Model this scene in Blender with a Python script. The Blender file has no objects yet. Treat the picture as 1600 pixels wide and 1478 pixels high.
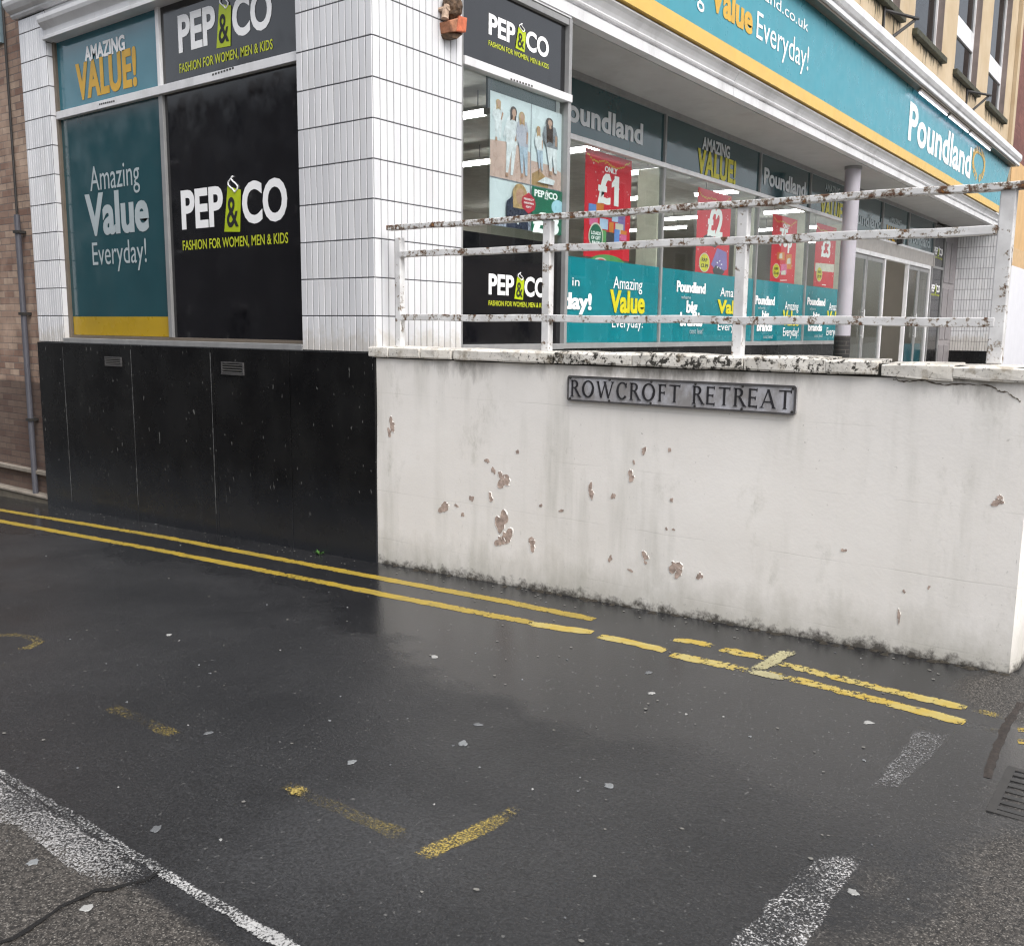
import bpy, bmesh, math, random
from mathutils import Vector, Matrix
random.seed(7)
S = bpy.context.scene
COL = S.collection
R_ = math.radians

# ------------------------------------------------------------------ camera
F_PX, YAW, PITCH, ROLL = 1454.163, R_(36.84931), R_(8.76595), R_(0.62708)
EYE = Vector((5.22512, -5.18801, 0.0))
_f = Vector((-math.sin(YAW)*math.cos(PITCH), math.cos(YAW)*math.cos(PITCH), -math.sin(PITCH)))
_r0 = Vector((math.cos(YAW), math.sin(YAW), 0)); _u0 = _r0.cross(_f)
_r = math.cos(ROLL)*_r0 + math.sin(ROLL)*_u0
_u = -math.sin(ROLL)*_r0 + math.cos(ROLL)*_u0
cd = bpy.data.cameras.new('camera'); cam = bpy.data.objects.new('camera', cd); COL.objects.link(cam)
cam.matrix_world = Matrix(((_r.x, _u.x, -_f.x, EYE.x), (_r.y, _u.y, -_f.y, EYE.y), (_r.z, _u.z, -_f.z, EYE.z), (0, 0, 0, 1)))
cd.sensor_width = 36; cd.lens = 36*F_PX/1600; cd.clip_end = 2000; cd.clip_start = 0.05
S.camera = cam
# ------------------------------------------------------------------ world, sun, exposure
SUN_EL, SUN_AZ = 52, 108           # overcast: a very soft sun, azimuth clockwise from +y
W = bpy.data.worlds.new('World'); S.world = W; W.use_nodes = True
nt = W.node_tree; bg = nt.nodes['Background']
sky = nt.nodes.new('ShaderNodeTexSky'); sky.sky_type = 'NISHITA'; sky.sun_disc = False
sky.sun_elevation = R_(SUN_EL); sky.sun_rotation = R_(SUN_AZ); sky.air_density = 1.0; sky.dust_density = 4.0; sky.ozone_density = 1.5
hs = nt.nodes.new('ShaderNodeHueSaturation'); hs.inputs['Saturation'].default_value = 0.30
nt.links.new(sky.outputs[0], hs.inputs['Color']); nt.links.new(hs.outputs[0], bg.inputs['Color'])
bg.inputs['Strength'].default_value = 0.13
sl = bpy.data.lights.new('sun', 'SUN'); sl.energy = 1.3; sl.angle = R_(50); sl.color = (1, .97, .94)
so = bpy.data.objects.new('sun', sl); COL.objects.link(so)
_sd = Vector((math.sin(R_(SUN_AZ))*math.cos(R_(SUN_EL)), math.cos(R_(SUN_AZ))*math.cos(R_(SUN_EL)), math.sin(R_(SUN_EL))))
so.rotation_euler = (-_sd).to_track_quat('-Z', 'Y').to_euler(); so.location = (20, -20, 30)
S.view_settings.view_transform = 'Standard'; S.view_settings.look = 'None'
S.view_settings.exposure = 1.0; S.view_settings.gamma = 1
S.render.engine = 'CYCLES'
S.cycles.filter_width = 1.25; S.cycles.max_bounces = 8; S.cycles.transparent_max_bounces = 12

# ------------------------------------------------------------------ geometry helpers
def ray(px, py): return (px-800)/F_PX*_r - (py-739)/F_PX*_u + _f
def un(px, py, ax, v):                                  # photo pixel -> point on the plane axis=v
    d = ray(px, py); return EYE + d*((v-EYE[ax])/d[ax])
GZ0, GSL = -1.862, 0.032
def gz(x): return GZ0 + GSL*max(-30, min(9, x))
def gnd(px, py):
    d = ray(px, py); t = (GZ0+GSL*EYE.x-EYE.z)/(d.z-GSL*d.x); return EYE + t*d
class FA:                                               # facing -y, plane y=y0
    def __init__(s, y0=0.0): s.y = y0
    def P(s, u, z, d=0): return Vector((u, s.y-d, z))
    def uv(s, px, py): p = un(px, py, 1, s.y); return p.x, p.z
class FB:                                               # facing +x, plane x=x0
    def __init__(s, x0=0.0): s.x = x0
    def P(s, u, z, d=0): return Vector((s.x+d, u, z))
    def uv(s, px, py): p = un(px, py, 0, s.x); return p.y, p.z

class MB:
    def __init__(s): s.bm = bmesh.new(); s.lay = None
    def face(s, pts, shade=None):
        try: f = s.bm.faces.new([s.bm.verts.new(p) for p in pts])
        except ValueError: return None
        if shade is not None:
            if s.lay is None: s.lay = s.bm.loops.layers.float_color.new('shade')
            for l in f.loops: l[s.lay] = (shade, shade, shade, 1)
        return f
    def prism(s, a, b, shade=None):                     # two matching rings
        n = len(a); va = [s.bm.verts.new(p) for p in a]; vb = [s.bm.verts.new(p) for p in b]
        fs = [s.bm.faces.new(va[::-1]), s.bm.faces.new(vb)]
        for i in range(n): fs.append(s.bm.faces.new((va[i], va[(i+1) % n], vb[(i+1) % n], vb[i])))
        if shade is not None:
            if s.lay is None: s.lay = s.bm.loops.layers.float_color.new('shade')
            for f in fs:
                for l in f.loops: l[s.lay] = (shade, shade, shade, 1)
        return s
    def box(s, x0, x1, y0, y1, z0, z1):
        a = [(x0, y0, z0), (x1, y0, z0), (x1, y1, z0), (x0, y1, z0)]; b = [(x, y, z1) for x, y, _ in a]
        return s.prism([Vector(p) for p in a], [Vector(p) for p in b])
    def fbox(s, fr, u0, u1, z0, z1, d0, d1):
        q = [(u0, z0), (u1, z0), (u1, z1), (u0, z1)]
        return s.prism([fr.P(u, z, d0) for u, z in q], [fr.P(u, z, d1) for u, z in q])
    def fpoly(s, fr, pts, d0, d1): return s.prism([fr.P(u, z, d0) for u, z in pts], [fr.P(u, z, d1) for u, z in pts])
    def sheet(s, fr, pts, d): s.face([fr.P(u, z, d) for u, z in pts]); return s
    def tube(s, p0, p1, r0, r1=None, n=12):
        r1 = r0 if r1 is None else r1; p0 = Vector(p0); p1 = Vector(p1); ax = (p1-p0).normalized()
        t = ax.orthogonal().normalized(); b = ax.cross(t)
        ring = lambda p, r: [p+r*(math.cos(2*math.pi*i/n)*t+math.sin(2*math.pi*i/n)*b) for i in range(n)]
        return s.prism(ring(p0, r0), ring(p1, r1))
    def build(s, name, mat, parent=None, bevel=0, smooth=False):
        bmesh.ops.recalc_face_normals(s.bm, faces=s.bm.faces)
        me = bpy.data.meshes.new(name); s.bm.to_mesh(me); s.bm.free()
        return link(name, me, mat, parent, bevel, smooth)
def link(name, me, mat, parent=None, bevel=0, smooth=False):
    o = bpy.data.objects.new(name, me); COL.objects.link(o)
    if mat: me.materials.append(mat)
    if parent: o.parent = parent
    if bevel:
        m = o.modifiers.new('bevel', 'BEVEL'); m.width = bevel; m.segments = 2; m.limit_method = 'ANGLE'; m.angle_limit = R_(40)
    if smooth:
        for p in me.polygons: p.use_smooth = True
    return o
def tag(o, label=None, cat=None, group=None, kind=None):
    if label: o['label'] = label
    if cat: o['category'] = cat
    if group: o['group'] = group
    if kind: o['kind'] = kind
    return o
def thing(name, label, cat, group=None, kind=None):
    o = bpy.data.objects.new(name, None); COL.objects.link(o); o.empty_display_size = .1
    return tag(o, label, cat, group, kind)
def ell(cx, cy, a, b, n=28, t0=0, t1=2*math.pi):
    return [(cx+a*math.cos(t0+(t1-t0)*i/n), cy+b*math.sin(t0+(t1-t0)*i/n)) for i in range(n)]
def blob(cx, cy, a, b, n=14, jit=.3, rot=0):
    out = []
    for i in range(n):
        t = 2*math.pi*i/n; k = 1+random.uniform(-jit, jit); x = a*k*math.cos(t); y = b*k*math.sin(t)
        out.append((cx+x*math.cos(rot)-y*math.sin(rot), cy+x*math.sin(rot)+y*math.cos(rot)))
    return out

# ------------------------------------------------------------------ materials
def lin(c): return tuple((v/255/12.92 if v/255 <= .04045 else ((v/255+.055)/1.055)**2.4) for v in c)
class NG:
    def __init__(s, name):
        s.m = bpy.data.materials.new(name); s.m.use_nodes = True; s.t = s.m.node_tree; s.p = s.t.nodes['Principled BSDF']; s.out = s.t.nodes['Material Output']
    def n(s, typ, **kw):
        x = s.t.nodes.new('ShaderNode'+typ)
        for k, v in kw.items(): setattr(x, k, v)
        return x
    def l(s, a, b): s.t.links.new(a, b)
    def pos(s, scale=(1, 1, 1)):
        if not hasattr(s, '_g'): s._g = s.n('NewGeometry')
        v = s.n('VectorMath', operation='MULTIPLY'); s.l(s._g.outputs['Position'], v.inputs[0]); v.inputs[1].default_value = scale; return v.outputs[0]
    def noise(s, sc, det=4, rough=.55, scale=(1, 1, 1), off=0):
        x = s.n('TexNoise'); x.inputs['Scale'].default_value = sc; x.inputs['Detail'].default_value = det; x.inputs['Roughness'].default_value = rough
        p = s.pos(scale)
        if off:
            a = s.n('VectorMath', operation='ADD'); s.l(p, a.inputs[0]); a.inputs[1].default_value = (off, off*1.7, off*.6); p = a.outputs[0]
        s.l(p, x.inputs['Vector']); return x.outputs['Fac']
    def step(s, src, lo, hi, a=0, b=1):
        x = s.n('MapRange'); x.clamp = True
        if isinstance(src, (int, float)): x.inputs[0].default_value = src
        else: s.l(src, x.inputs[0])
        for i, v in zip((1, 2, 3, 4), (lo, hi, a, b)): x.inputs[i].default_value = v
        return x.outputs[0]
    def math(s, op, a, b=None):
        x = s.n('Math', operation=op)
        for i, v in enumerate((a, b)):
            if v is None: continue
            if isinstance(v, (int, float)): x.inputs[i].default_value = v
            else: s.l(v, x.inputs[i])
        return x.outputs[0]
    def mix(s, fac, a, b, bt='MIX'):
        x = s.n('Mix', data_type='RGBA', blend_type=bt)
        for i, v in ((0, fac), (6, a), (7, b)):
            if isinstance(v, (int, float)): x.inputs[i].default_value = v
            elif isinstance(v, tuple): x.inputs[i].default_value = (*v, 1) if len(v) == 3 else v
            else: s.l(v, x.inputs[i])
        return x.outputs[2]
    def xyz(s):
        x = s.n('SeparateXYZ'); s.l(s.pos(), x.inputs[0]); return x.outputs
    def col(s, v):
        if isinstance(v, tuple): s.p.inputs['Base Color'].default_value = (*v, 1)
        else: s.l(v, s.p.inputs['Base Color'])
    def rough(s, v):
        if isinstance(v, (int, float)): s.p.inputs['Roughness'].default_value = v
        else: s.l(v, s.p.inputs['Roughness'])
    def bump(s, h, strength=.3, dist=.01):
        b = s.n('Bump'); b.inputs['Strength'].default_value = strength; b.inputs['Distance'].default_value = dist; s.l(h, b.inputs['Height']); s.l(b.outputs[0], s.p.inputs['Normal'])
    def alpha(s, mask):
        t = s.n('BsdfTransparent'); x = s.n('MixShader'); s.l(mask, x.inputs[0]); s.l(t.outputs[0], x.inputs[1]); s.l(s.p.outputs[0], x.inputs[2]); s.l(x.outputs[0], s.out.inputs[0])

def plain(name, c, rough=.5, metal=0, var=.12, sc=6, dirt=0, spec=.5, coat=0):
    g = NG(name); c = tuple(c)
    v = g.noise(sc, 5)
    k = g.mix(g.step(v, .3, .7), tuple(x*(1-var) for x in c), tuple(min(1, x*(1+var)) for x in c))
    if dirt:
        d = g.step(g.noise(2.2, 7, .7, (1, 1, .35), 3), .5, .75, 0, dirt)
        k = g.mix(d, k, (.09, .08, .065))
    g.col(k); g.rough(g.step(g.noise(sc*2, 3, .5, off=5), .3, .7, max(.02, rough-.07), rough+.07))
    g.p.inputs['Metallic'].default_value = metal; g.p.inputs['Specular IOR Level'].default_value = spec; g.p.inputs['Coat Weight'].default_value = coat; g.p.inputs['Coat Roughness'].default_value = .05
    return g.m
def emis(name, c, st):
    g = NG(name); g.p.inputs['Emission Color'].default_value = (*c, 1); g.p.inputs['Emission Strength'].default_value = st; g.col((.8, .8, .8)); return g.m

def mat_glass(name, tint=(.93, .96, .95), refl=1.0):
    g = NG(name); t = g.n('BsdfTransparent'); t.inputs[0].default_value = (*tint, 1)
    gl = g.n('BsdfGlossy'); gl.inputs['Roughness'].default_value = .015; gl.inputs[0].default_value = (1, 1, 1, 1)
    lw = g.n('LayerWeight'); lw.inputs[0].default_value = .5          # Schlick reflectance from the facing term
    f2 = g.math('ADD', g.math('MULTIPLY', g.math('POWER', lw.outputs['Facing'], 5.0), .92), .045)
    f2 = g.math('MINIMUM', g.math('MULTIPLY', f2, 0.58*refl), .95)
    b = g.n('Bump'); b.inputs['Strength'].default_value = .02; g.l(g.noise(1.3, 1), b.inputs['Height']); g.l(b.outputs[0], gl.inputs['Normal'])
    x = g.n('MixShader'); g.l(f2, x.inputs[0]); g.l(t.outputs[0], x.inputs[1]); g.l(gl.outputs[0], x.inputs[2]); g.l(x.outputs[0], g.out.inputs[0])
    return g.m

def mat_asphalt():
    g = NG('wet_asphalt'); x, y, z = g.xyz()
    n1 = g.noise(170, 3, .6); n2 = g.noise(.65, 6, .65); n3 = g.noise(60, 3, .65, off=9); n4 = g.noise(2.6, 4, .6, off=4)
    edge = g.math('MULTIPLY', g.math('SUBTRACT', n4, .5), .9)
    # the older, coarser surface of the main street and beyond the white edge line
    mx = g.step(g.math('ADD', g.math('ADD', x, g.math('MULTIPLY', y, -.22)), edge), 4.98, 5.22)
    my = g.step(g.math('SUBTRACT', g.math('MULTIPLY', y, -1), g.math('MULTIPLY', g.math('SUBTRACT', n4, .5), .06)), 3.70, 3.74)
    cx_ = g.math('SUBTRACT', x, 4.72); cy_ = g.math('ADD', y, .32)
    rr_ = g.math('SQRT', g.math('ADD', g.math('MULTIPLY', cx_, cx_), g.math('MULTIPLY', cy_, cy_)))
    mc = g.step(g.math('ADD', rr_, g.math('MULTIPLY', edge, .35)), .40, .30)
    m = g.math('MAXIMUM', g.math('MAXIMUM', mx, my), mc)
    n5 = g.noise(85, 4, .7, off=31); n6 = g.noise(140, 2, .5, off=37)
    base = g.mix(g.step(n2, .3, .7), (.0160, .0168, .0188), (.0400, .0404, .0425))
    px_ = g.math('ADD', x, -2.95); py_ = g.math('ADD', y, 3.15); pd = g.math('ADD', g.math('SQRT', g.math('ADD', g.math('MULTIPLY', px_, px_), g.math('MULTIPLY', py_, py_))), g.math('MULTIPLY', g.math('SUBTRACT', g.noise(3.2, 6, .7, off=77), .5), .9))
    base = g.mix(g.step(pd, .25, .55, .75, 0), base, (.052, .053, .056))
    base = g.mix(g.step(n5, .40, .62), g.mix(.62, base, (.004, .004, .0045)), base)
    base = g.mix(g.step(n6, .60, .72, 0, .8), base, (.060, .060, .060))
    base = g.mix(g.step(g.noise(55, 2, .4, off=43), .70, .76, 0, .7), base, (.13, .13, .125))
    old = g.mix(g.step(n3, .40, .62), (.022, .020, .018), (.085, .076, .067))
    old = g.mix(g.step(n5, .40, .60), g.mix(.6, old, (.008, .007, .006)), old)
    old = g.mix(g.step(n6, .56, .70), old, (.20, .185, .165))
    wet = g.step(g.noise(.75, 4, .6, off=21), .35, .62)
    c = g.mix(m, base, old)
    g.col(c)
    # rain water lies in a strip along the foot of the buildings, wider by the white wall
    xc = g.math('MAXIMUM', 0.0, g.math('MINIMUM', x, 3.2))
    d_ = g.math('ADD', g.math('ADD', y, .95), g.math('ADD', g.math('MULTIPLY', xc, .26), g.math('MULTIPLY', g.math('SUBTRACT', g.noise(1.1, 5, .6, off=51), .5), 1.5)))
    pud = g.step(d_, -.10, .12)
    r0 = g.step(wet, 0, 1, .52, .33)
    r1 = g.math('SUBTRACT', r0, g.math('MULTIPLY', pud, g.math('SUBTRACT', r0, .17)))
    wetbump = g.step(pud, 0, 1, .55, .16); r = g.step(m, 0, 1, 0, 1)
    rr = g.mix(r, (.5, .5, .5), (.62, .62, .62)); 
    mm = g.n('Mix', data_type='FLOAT'); g.l(m, mm.inputs[0]); g.l(r1, mm.inputs[2]); mm.inputs[3].default_value = .6
    g.rough(mm.outputs[0]); g.p.inputs['Specular IOR Level'].default_value = .5
    h = g.math('ADD', g.math('ADD', g.math('MULTIPLY', n1, .4), n3), g.math('MULTIPLY', n5, .9))
    bs = g.n('Bump'); bs.inputs['Distance'].default_value = .004; g.l(g.math('MAXIMUM', wetbump, g.step(m, 0, 1, 0, .9)), bs.inputs['Strength']); g.l(h, bs.inputs['Height']); g.l(bs.outputs[0], g.p.inputs['Normal'])
    return g.m
def mat_paint(name, c, wear, sc=28, c2=None, seed=0, big=.9, soft=.05, fray=.16):
    g = NG(name)
    n = g.noise(sc, 6, .72, off=seed); n2 = g.noise(big, 3, .5, off=seed+2)
    k = g.math('ADD', n, g.math('MULTIPLY', g.math('SUBTRACT', n2, .5), .55))
    fa_ = g.n('Attribute', attribute_name='fade'); k = g.math('SUBTRACT', k, g.math('MULTIPLY', g.math('SUBTRACT', 1.0, fa_.outputs['Fac']), fray))
    v = g.noise(9, 4, off=seed+5)
    g.col(g.mix(g.step(v, .35, .7), c, c2 or tuple(q*.72 for q in c))); g.rough(.45)
    g.alpha(g.step(k, wear, wear+soft)); return g.m

def mat_render():
    g = NG('white_painted_render'); x, y, z = g.xyz()
    base = g.mix(g.step(g.noise(1.4, 5, .6), .3, .7), (.80, .765, .72), (.86, .83, .79))
    streak = g.noise(5.0, 5, .6, (1, 1, .10), 2); s2 = g.noise(1.5, 4, .6, (1, 1, .45), 8)
    sm = g.math('MULTIPLY', g.step(streak, .47, .70), g.step(s2, .40, .62))
    c = g.mix(g.math('MULTIPLY', sm, .55), base, (.40, .395, .335))
    bl = g.math('MULTIPLY', g.step(g.noise(2.6, 6, .7, (1, 1, .6), 90), .54, .66), g.step(g.noise(13, 6, .75, (1, 1, .45), 93), .46, .62)); c = g.mix(g.math('MULTIPLY', bl, .42), c, (.36, .355, .29))
    fine = g.noise(40, 6, .75, (1, 1, .3), 12)
    c = g.mix(g.math('MULTIPLY', g.step(fine, .60, .70), g.math('MULTIPLY', g.step(s2, .45, .65), .45)), c, (.22, .215, .185))
    # green growth and grime rising from the foot
    h = g.math('SUBTRACT', z, g.math('ADD', g.math('MULTIPLY', x, GSL), GZ0))
    hn = g.math('ADD', h, g.math('MULTIPLY', g.math('SUBTRACT', g.noise(5, 6, .7, (1, 1, .5), 30), .5), .55))
    c = g.mix(g.step(hn, .02, .30, .5, 0), c, (.30, .285, .22))
    hn2 = g.math('ADD', h, g.math('MULTIPLY', g.math('SUBTRACT', g.noise(16, 6, .75, off=33), .5), .26))
    c = g.mix(g.step(hn2, -.002, .058, .9, 0), c, (.04, .034, .028))
    # black run-off under the coping
    tz = g.math('ADD', z, g.math('MULTIPLY', g.math('SUBTRACT', g.noise(9, 5, .7, (1, 1, .3), 41), .5), .42))
    top = g.math('MULTIPLY', g.step(tz, -.36, -.22), g.step(g.noise(1.3, 3, .5, (1, 1, .1), 44), .42, .62))
    c = g.mix(g.math('MULTIPLY', top, .75), c, (.10, .085, .06))
    # block courses showing through the paint
    jn = g.math('MULTIPLY', g.math('SUBTRACT', g.noise(3, 3, off=50), .5), .02)
    zz = g.math('ADD', g.math('ADD', z, .5), jn)
    fr = g.math('ABSOLUTE', g.math('SUBTRACT', g.math('FRACT', g.math('ADD', g.math('DIVIDE', zz, .385), 20.5)), .5))
    jo = g.math('MULTIPLY', g.step(fr, .004, .012, 1, 0), g.step(g.noise(2.0, 3, off=53), .42, .6))
    c = g.mix(g.math('MULTIPLY', jo, .22), c, (.40, .38, .34))
    sp = g.math('MULTIPLY', g.step(g.noise(26, 3, .55, off=60), .70, .74), g.step(g.noise(1.2, 3, off=61), .45, .65))
    c = g.mix(g.math('MULTIPLY', sp, .8), c, (.2, .185, .155))
    g.col(c); g.rough(.55); g.p.inputs['Specular IOR Level'].default_value = .3
    hgt = g.math('ADD', g.math('ADD', g.noise(7, 4), g.math('MULTIPLY', g.noise(60, 4, off=70), .35)), g.math('MULTIPLY', jo, -.16))
    g.bump(hgt, .20, .010); return g.m
def mat_coping():
    g = NG('lichened_coping_paint'); x, y, z = g.xyz()
    base = g.mix(g.step(g.noise(5, 4), .3, .7), (.60, .565, .50), (.76, .73, .68))
    reg = g.math('MULTIPLY', g.step(x, .9, 1.7), g.step(x, 4.1, 3.6))
    reg = g.math('ADD', g.math('MULTIPLY', reg, .12), g.math('MULTIPLY', g.math('SUBTRACT', g.noise(2.2, 4, off=4), .5), .35))
    k = g.math('ADD', g.noise(22, 7, .72, off=9), reg)
    c = g.mix(g.step(k, .65, .69), base, (.035, .032, .026))
    c = g.mix(g.math('MULTIPLY', g.step(g.noise(11, 5, .7, off=14), .53, .66), .7), c, (.30, .25, .18))
    c = g.mix(g.math('MULTIPLY', g.step(g.noise(45, 5, .75, off=19), .58, .66), .8), c, (.07, .06, .045))
    g.col(c); g.rough(.7); g.bump(g.math('SUBTRACT', g.noise(9, 5), g.math('MULTIPLY', g.step(k, .65, .69), .5)), .6, .012); return g.m
def mat_rusty(name, amt):
    g = NG(name); x, y, z = g.xyz()
    base = g.mix(g.step(g.noise(8, 5, off=1), .35, .65), (.60, .59, .585), (.79, .785, .78))
    k = g.noise(15, 7, .7, off=3); k2 = g.noise(48, 5, .7, off=6)
    kk = g.math('ADD', k, g.math('MULTIPLY', g.math('SUBTRACT', k2, .5), .35))
    c = g.mix(g.step(kk, amt-.05, amt-.02), base, (.33, .29, .24))
    c = g.mix(g.step(kk, amt, amt+.03), c, (.11, .055, .033))
    c = g.mix(g.math('MULTIPLY', g.step(kk, amt+.05, amt+.1), g.step(g.noise(30, 3, off=8), .5, .6)), c, (.30, .13, .03))
    g.col(c); g.rough(g.step(kk, amt-.02, amt+.05, .42, .85)); g.bump(g.math('MULTIPLY', g.step(kk, amt-.05, amt), -1.0), .5, .004); return g.m
def mat_tile():
    g = NG('white_glazed_tile')
    a = g.n('Attribute', attribute_name='shade'); 
    c = g.mix(g.n_fac(a) if False else a.outputs['Fac'], (.60, .605, .625), (.76, .76, .775))
    x, y, z = g.xyz()
    c = g.mix(g.step(g.noise(5, 6, .7, (1, 1, .25)), .52, .75, 0, .28), c, (.46, .44, .40))
    foot = g.math('ADD', z, g.math('MULTIPLY', g.math('SUBTRACT', g.noise(9, 5, .7), .5), .5))
    c = g.mix(g.step(foot, -.14, .0, .38, 0), c, (.40, .34, .24))
    g.col(c); g.rough(.16); g.bump(g.noise(14, 2), .06, .004); return g.m
def mat_brick(name, c1, c2, mortar, fr_y=True, dark_below=None):
    g = NG(name)
    sx = g.xyz(); cb = g.n('CombineXYZ')
    g.l(sx[0] if fr_y else sx[1], cb.inputs[0]); g.l(sx[2], cb.inputs[1])
    b = g.n('TexBrick'); g.l(cb.outputs[0], b.inputs['Vector']); b.inputs['Scale'].default_value = 1
    b.inputs['Brick Width'].default_value = .225; b.inputs['Row Height'].default_value = .075; b.inputs['Mortar Size'].default_value = .006
    b.inputs['Color1'].default_value = (*c1, 1); b.inputs['Color2'].default_value = (*c2, 1); b.inputs['Mortar'].default_value = (*mortar, 1); b.inputs['Mortar Smooth'].default_value = .3
    c = g.mix(g.step(g.noise(7, 5, .7), .35, .75, 0, .55), b.outputs['Color'], tuple(q*.55 for q in c1))
    c = g.mix(g.step(g.noise(1.3, 4, .6, off=3), .5, .75, 0, .5), c, tuple(min(1, q*1.5) for q in c2))
    if dark_below is not None:
        zz = g.math('ADD', sx[2], g.math('MULTIPLY', g.math('SUBTRACT', g.noise(4, 4), .5), .05))
        c = g.mix(g.step(zz, dark_below-.02, dark_below+.02, .72, 0), c, (.055, .035, .03))
    g.col(c); g.rough(.8); g.bump(g.math('SUBTRACT', g.math('MULTIPLY', g.noise(60, 4), .3), b.outputs['Fac']), .6, .008); return g.m
def mat_stone():
    g = NG('honey_stone'); x, y, z = g.xyz()
    c = g.mix(g.step(g.noise(1.2, 5, .6), .3, .7), (.43, .325, .20), (.52, .42, .29))
    c = g.mix(g.step(g.noise(3, 6, .7, (1, 1, .15), 4), .55, .75, 0, .55), c, (.27, .22, .15))
    low = g.math('ADD', z, g.math('MULTIPLY', g.math('SUBTRACT', g.noise(3, 5, .7), .5), .8))
    c = g.mix(g.step(low, 4.85, 5.35, .55, 0), c, (.17, .16, .12))
    g.col(c); g.rough(.85); g.bump(g.noise(30, 5), .3, .01); return g.m
def mat_black_panel():
    g = NG('black_glazed_panel'); x, y, z = g.xyz()
    c = g.mix(g.step(g.noise(2.2, 6, .65, (1, 1, .6)), .4, .72), (.0045, .0045, .005), (.012, .012, .012))
    sc = g.math('MULTIPLY', g.step(g.noise(34, 3, .5, (1, 1, .35), 5), .695, .725), .6)
    c = g.mix(sc, c, (.2, .2, .19))
    h = g.math('SUBTRACT', z, g.math('ADD', g.math('MULTIPLY', x, GSL), GZ0))
    hn = g.math('ADD', h, g.math('MULTIPLY', g.math('SUBTRACT', g.noise(3.5, 6, .7, off=8), .5), .5))
    c = g.mix(g.step(hn, .15, .70, .85, 0), c, (.024, .0255, .029))
    g.col(c); g.rough(g.step(g.noise(2.5, 5, .65, off=3), .3, .7, .14, .38)); g.p.inputs['Specular IOR Level'].default_value = .32; g.bump(g.noise(3, 3), .06, .01); return g.m
def mat_white_metal(name='white_trim_metal', c=(.72, .72, .73), dirt=.35): return plain(name, c, .38, 0, .06, 4, dirt)

M = {}
M['road'] = mat_asphalt(); M['render'] = mat_render(); M['coping'] = mat_coping(); M['tile'] = mat_tile(); M['black'] = mat_black_panel(); M['stone'] = mat_stone()
M['grout'] = plain('dark_grout', (.055, .055, .062), .8)
M['rail'] = mat_rusty('peeling_rail_paint', .575); M['toprail'] = mat_rusty('rusting_rail_paint', .535); M['post'] = mat_rusty('peeling_post_paint', .63)
M['trim'] = mat_white_metal(); M['greytrim'] = plain('weathered_grey_trim', (.30, .30, .30), .45, .2, .1, 8, .3); M['cream'] = plain('cream_painted_post', (.62, .60, .50), .5)
M['brown'] = plain('dull_bronze_trim', (.16, .13, .10), .5, .2, .1, 8, .3)
M['soffit'] = plain('grey_soffit', (.46, .455, .45), .6, 0, .06, 2, .2)
M['brick'] = mat_brick('weathered_brick', (.23, .135, .10), (.47, .35, .265), (.20, .17, .15), True, -.66)
M['glass'] = mat_glass('window_glass'); M['darkglass'] = mat_glass('dark_window_glass', (.35, .36, .38), 1.3)
M['teal'] = plain('teal_sign_face', (.045, .275, .345), .32, 0, .05, 3); M['tealvinyl'] = plain('teal_window_vinyl', (.006, .235, .29), .22, 0, .08, 3)
M['tealpanel'] = plain('dark_teal_panel', (.016, .068, .082), .12, 0, .07, 2, .08); M['tealtransom'] = plain('teal_transom_film', (.014, .060, .070), .08, 0, .07, 2)
M['tealtop'] = plain('upper_teal_panel', (.022, .15, .20), .12, 0, .06, 2)
M['blackvinyl'] = plain('black_window_vinyl', (.0055, .0055, .007), .1, 0, .2, 3, .04)
M['yellow'] = plain('sign_yellow', (.66, .43, .10), .35, 0, .06, 4); M['yellowpanel'] = plain('mustard_panel', (.42, .27, .012), .3, 0, .1, 3, .1)
for k_ in ('blackvinyl', 'tealtop', 'tealpanel', 'tealtransom'): M[k_].node_tree.nodes['Principled BSDF'].inputs['IOR'].default_value = 1.75
M['goldtext'] = plain('gold_lettering', (.62, .36, .03), .35); M['ytext'] = plain('yellow_lettering', (.60, .55, .015), .35); M['lime'] = plain('lime_tag', (.42, .52, .008), .35); M['limetext'] = plain('lime_lettering', (.50, .55, .03), .35)
M['wtext'] = plain('white_lettering', (.90, .90, .90), .4, 0, .03); M['btext'] = plain('black_lettering', (.012, .012, .012), .5)
M['dimtext'] = plain('dim_white_lettering', (.40, .46, .48), .4, 0, .05)
M['midtext'] = plain('film_white_lettering', (.66, .69, .71), .4, 0, .05)
M['red'] = plain('poster_red', (.62, .012, .028), .4, 0, .06, 3); M['darkgreen'] = plain('poster_green', (.012, .13, .075), .4)
M['interior'] = plain('shop_wall_paint', (.48, .45, .40), .8, 0, .1, 1); M['ceiling'] = plain('shop_ceiling', (.6, .59, .56), .8); M['floor'] = plain('shop_floor', (.35, .32, .29), .4)
M['tube'] = emis('fluorescent_tube', (1, .97, .93), 15); M['coldtube'] = emis('blue_white_tube', (.86, .87, 1), 1.8)
M['plate'] = None
M['dark'] = plain('dark_iron', (.03, .028, .026), .6); M['column'] = plain('lilac_grey_paint', (.42, .40, .44), .45, 0, .06, 3, .15)

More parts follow.
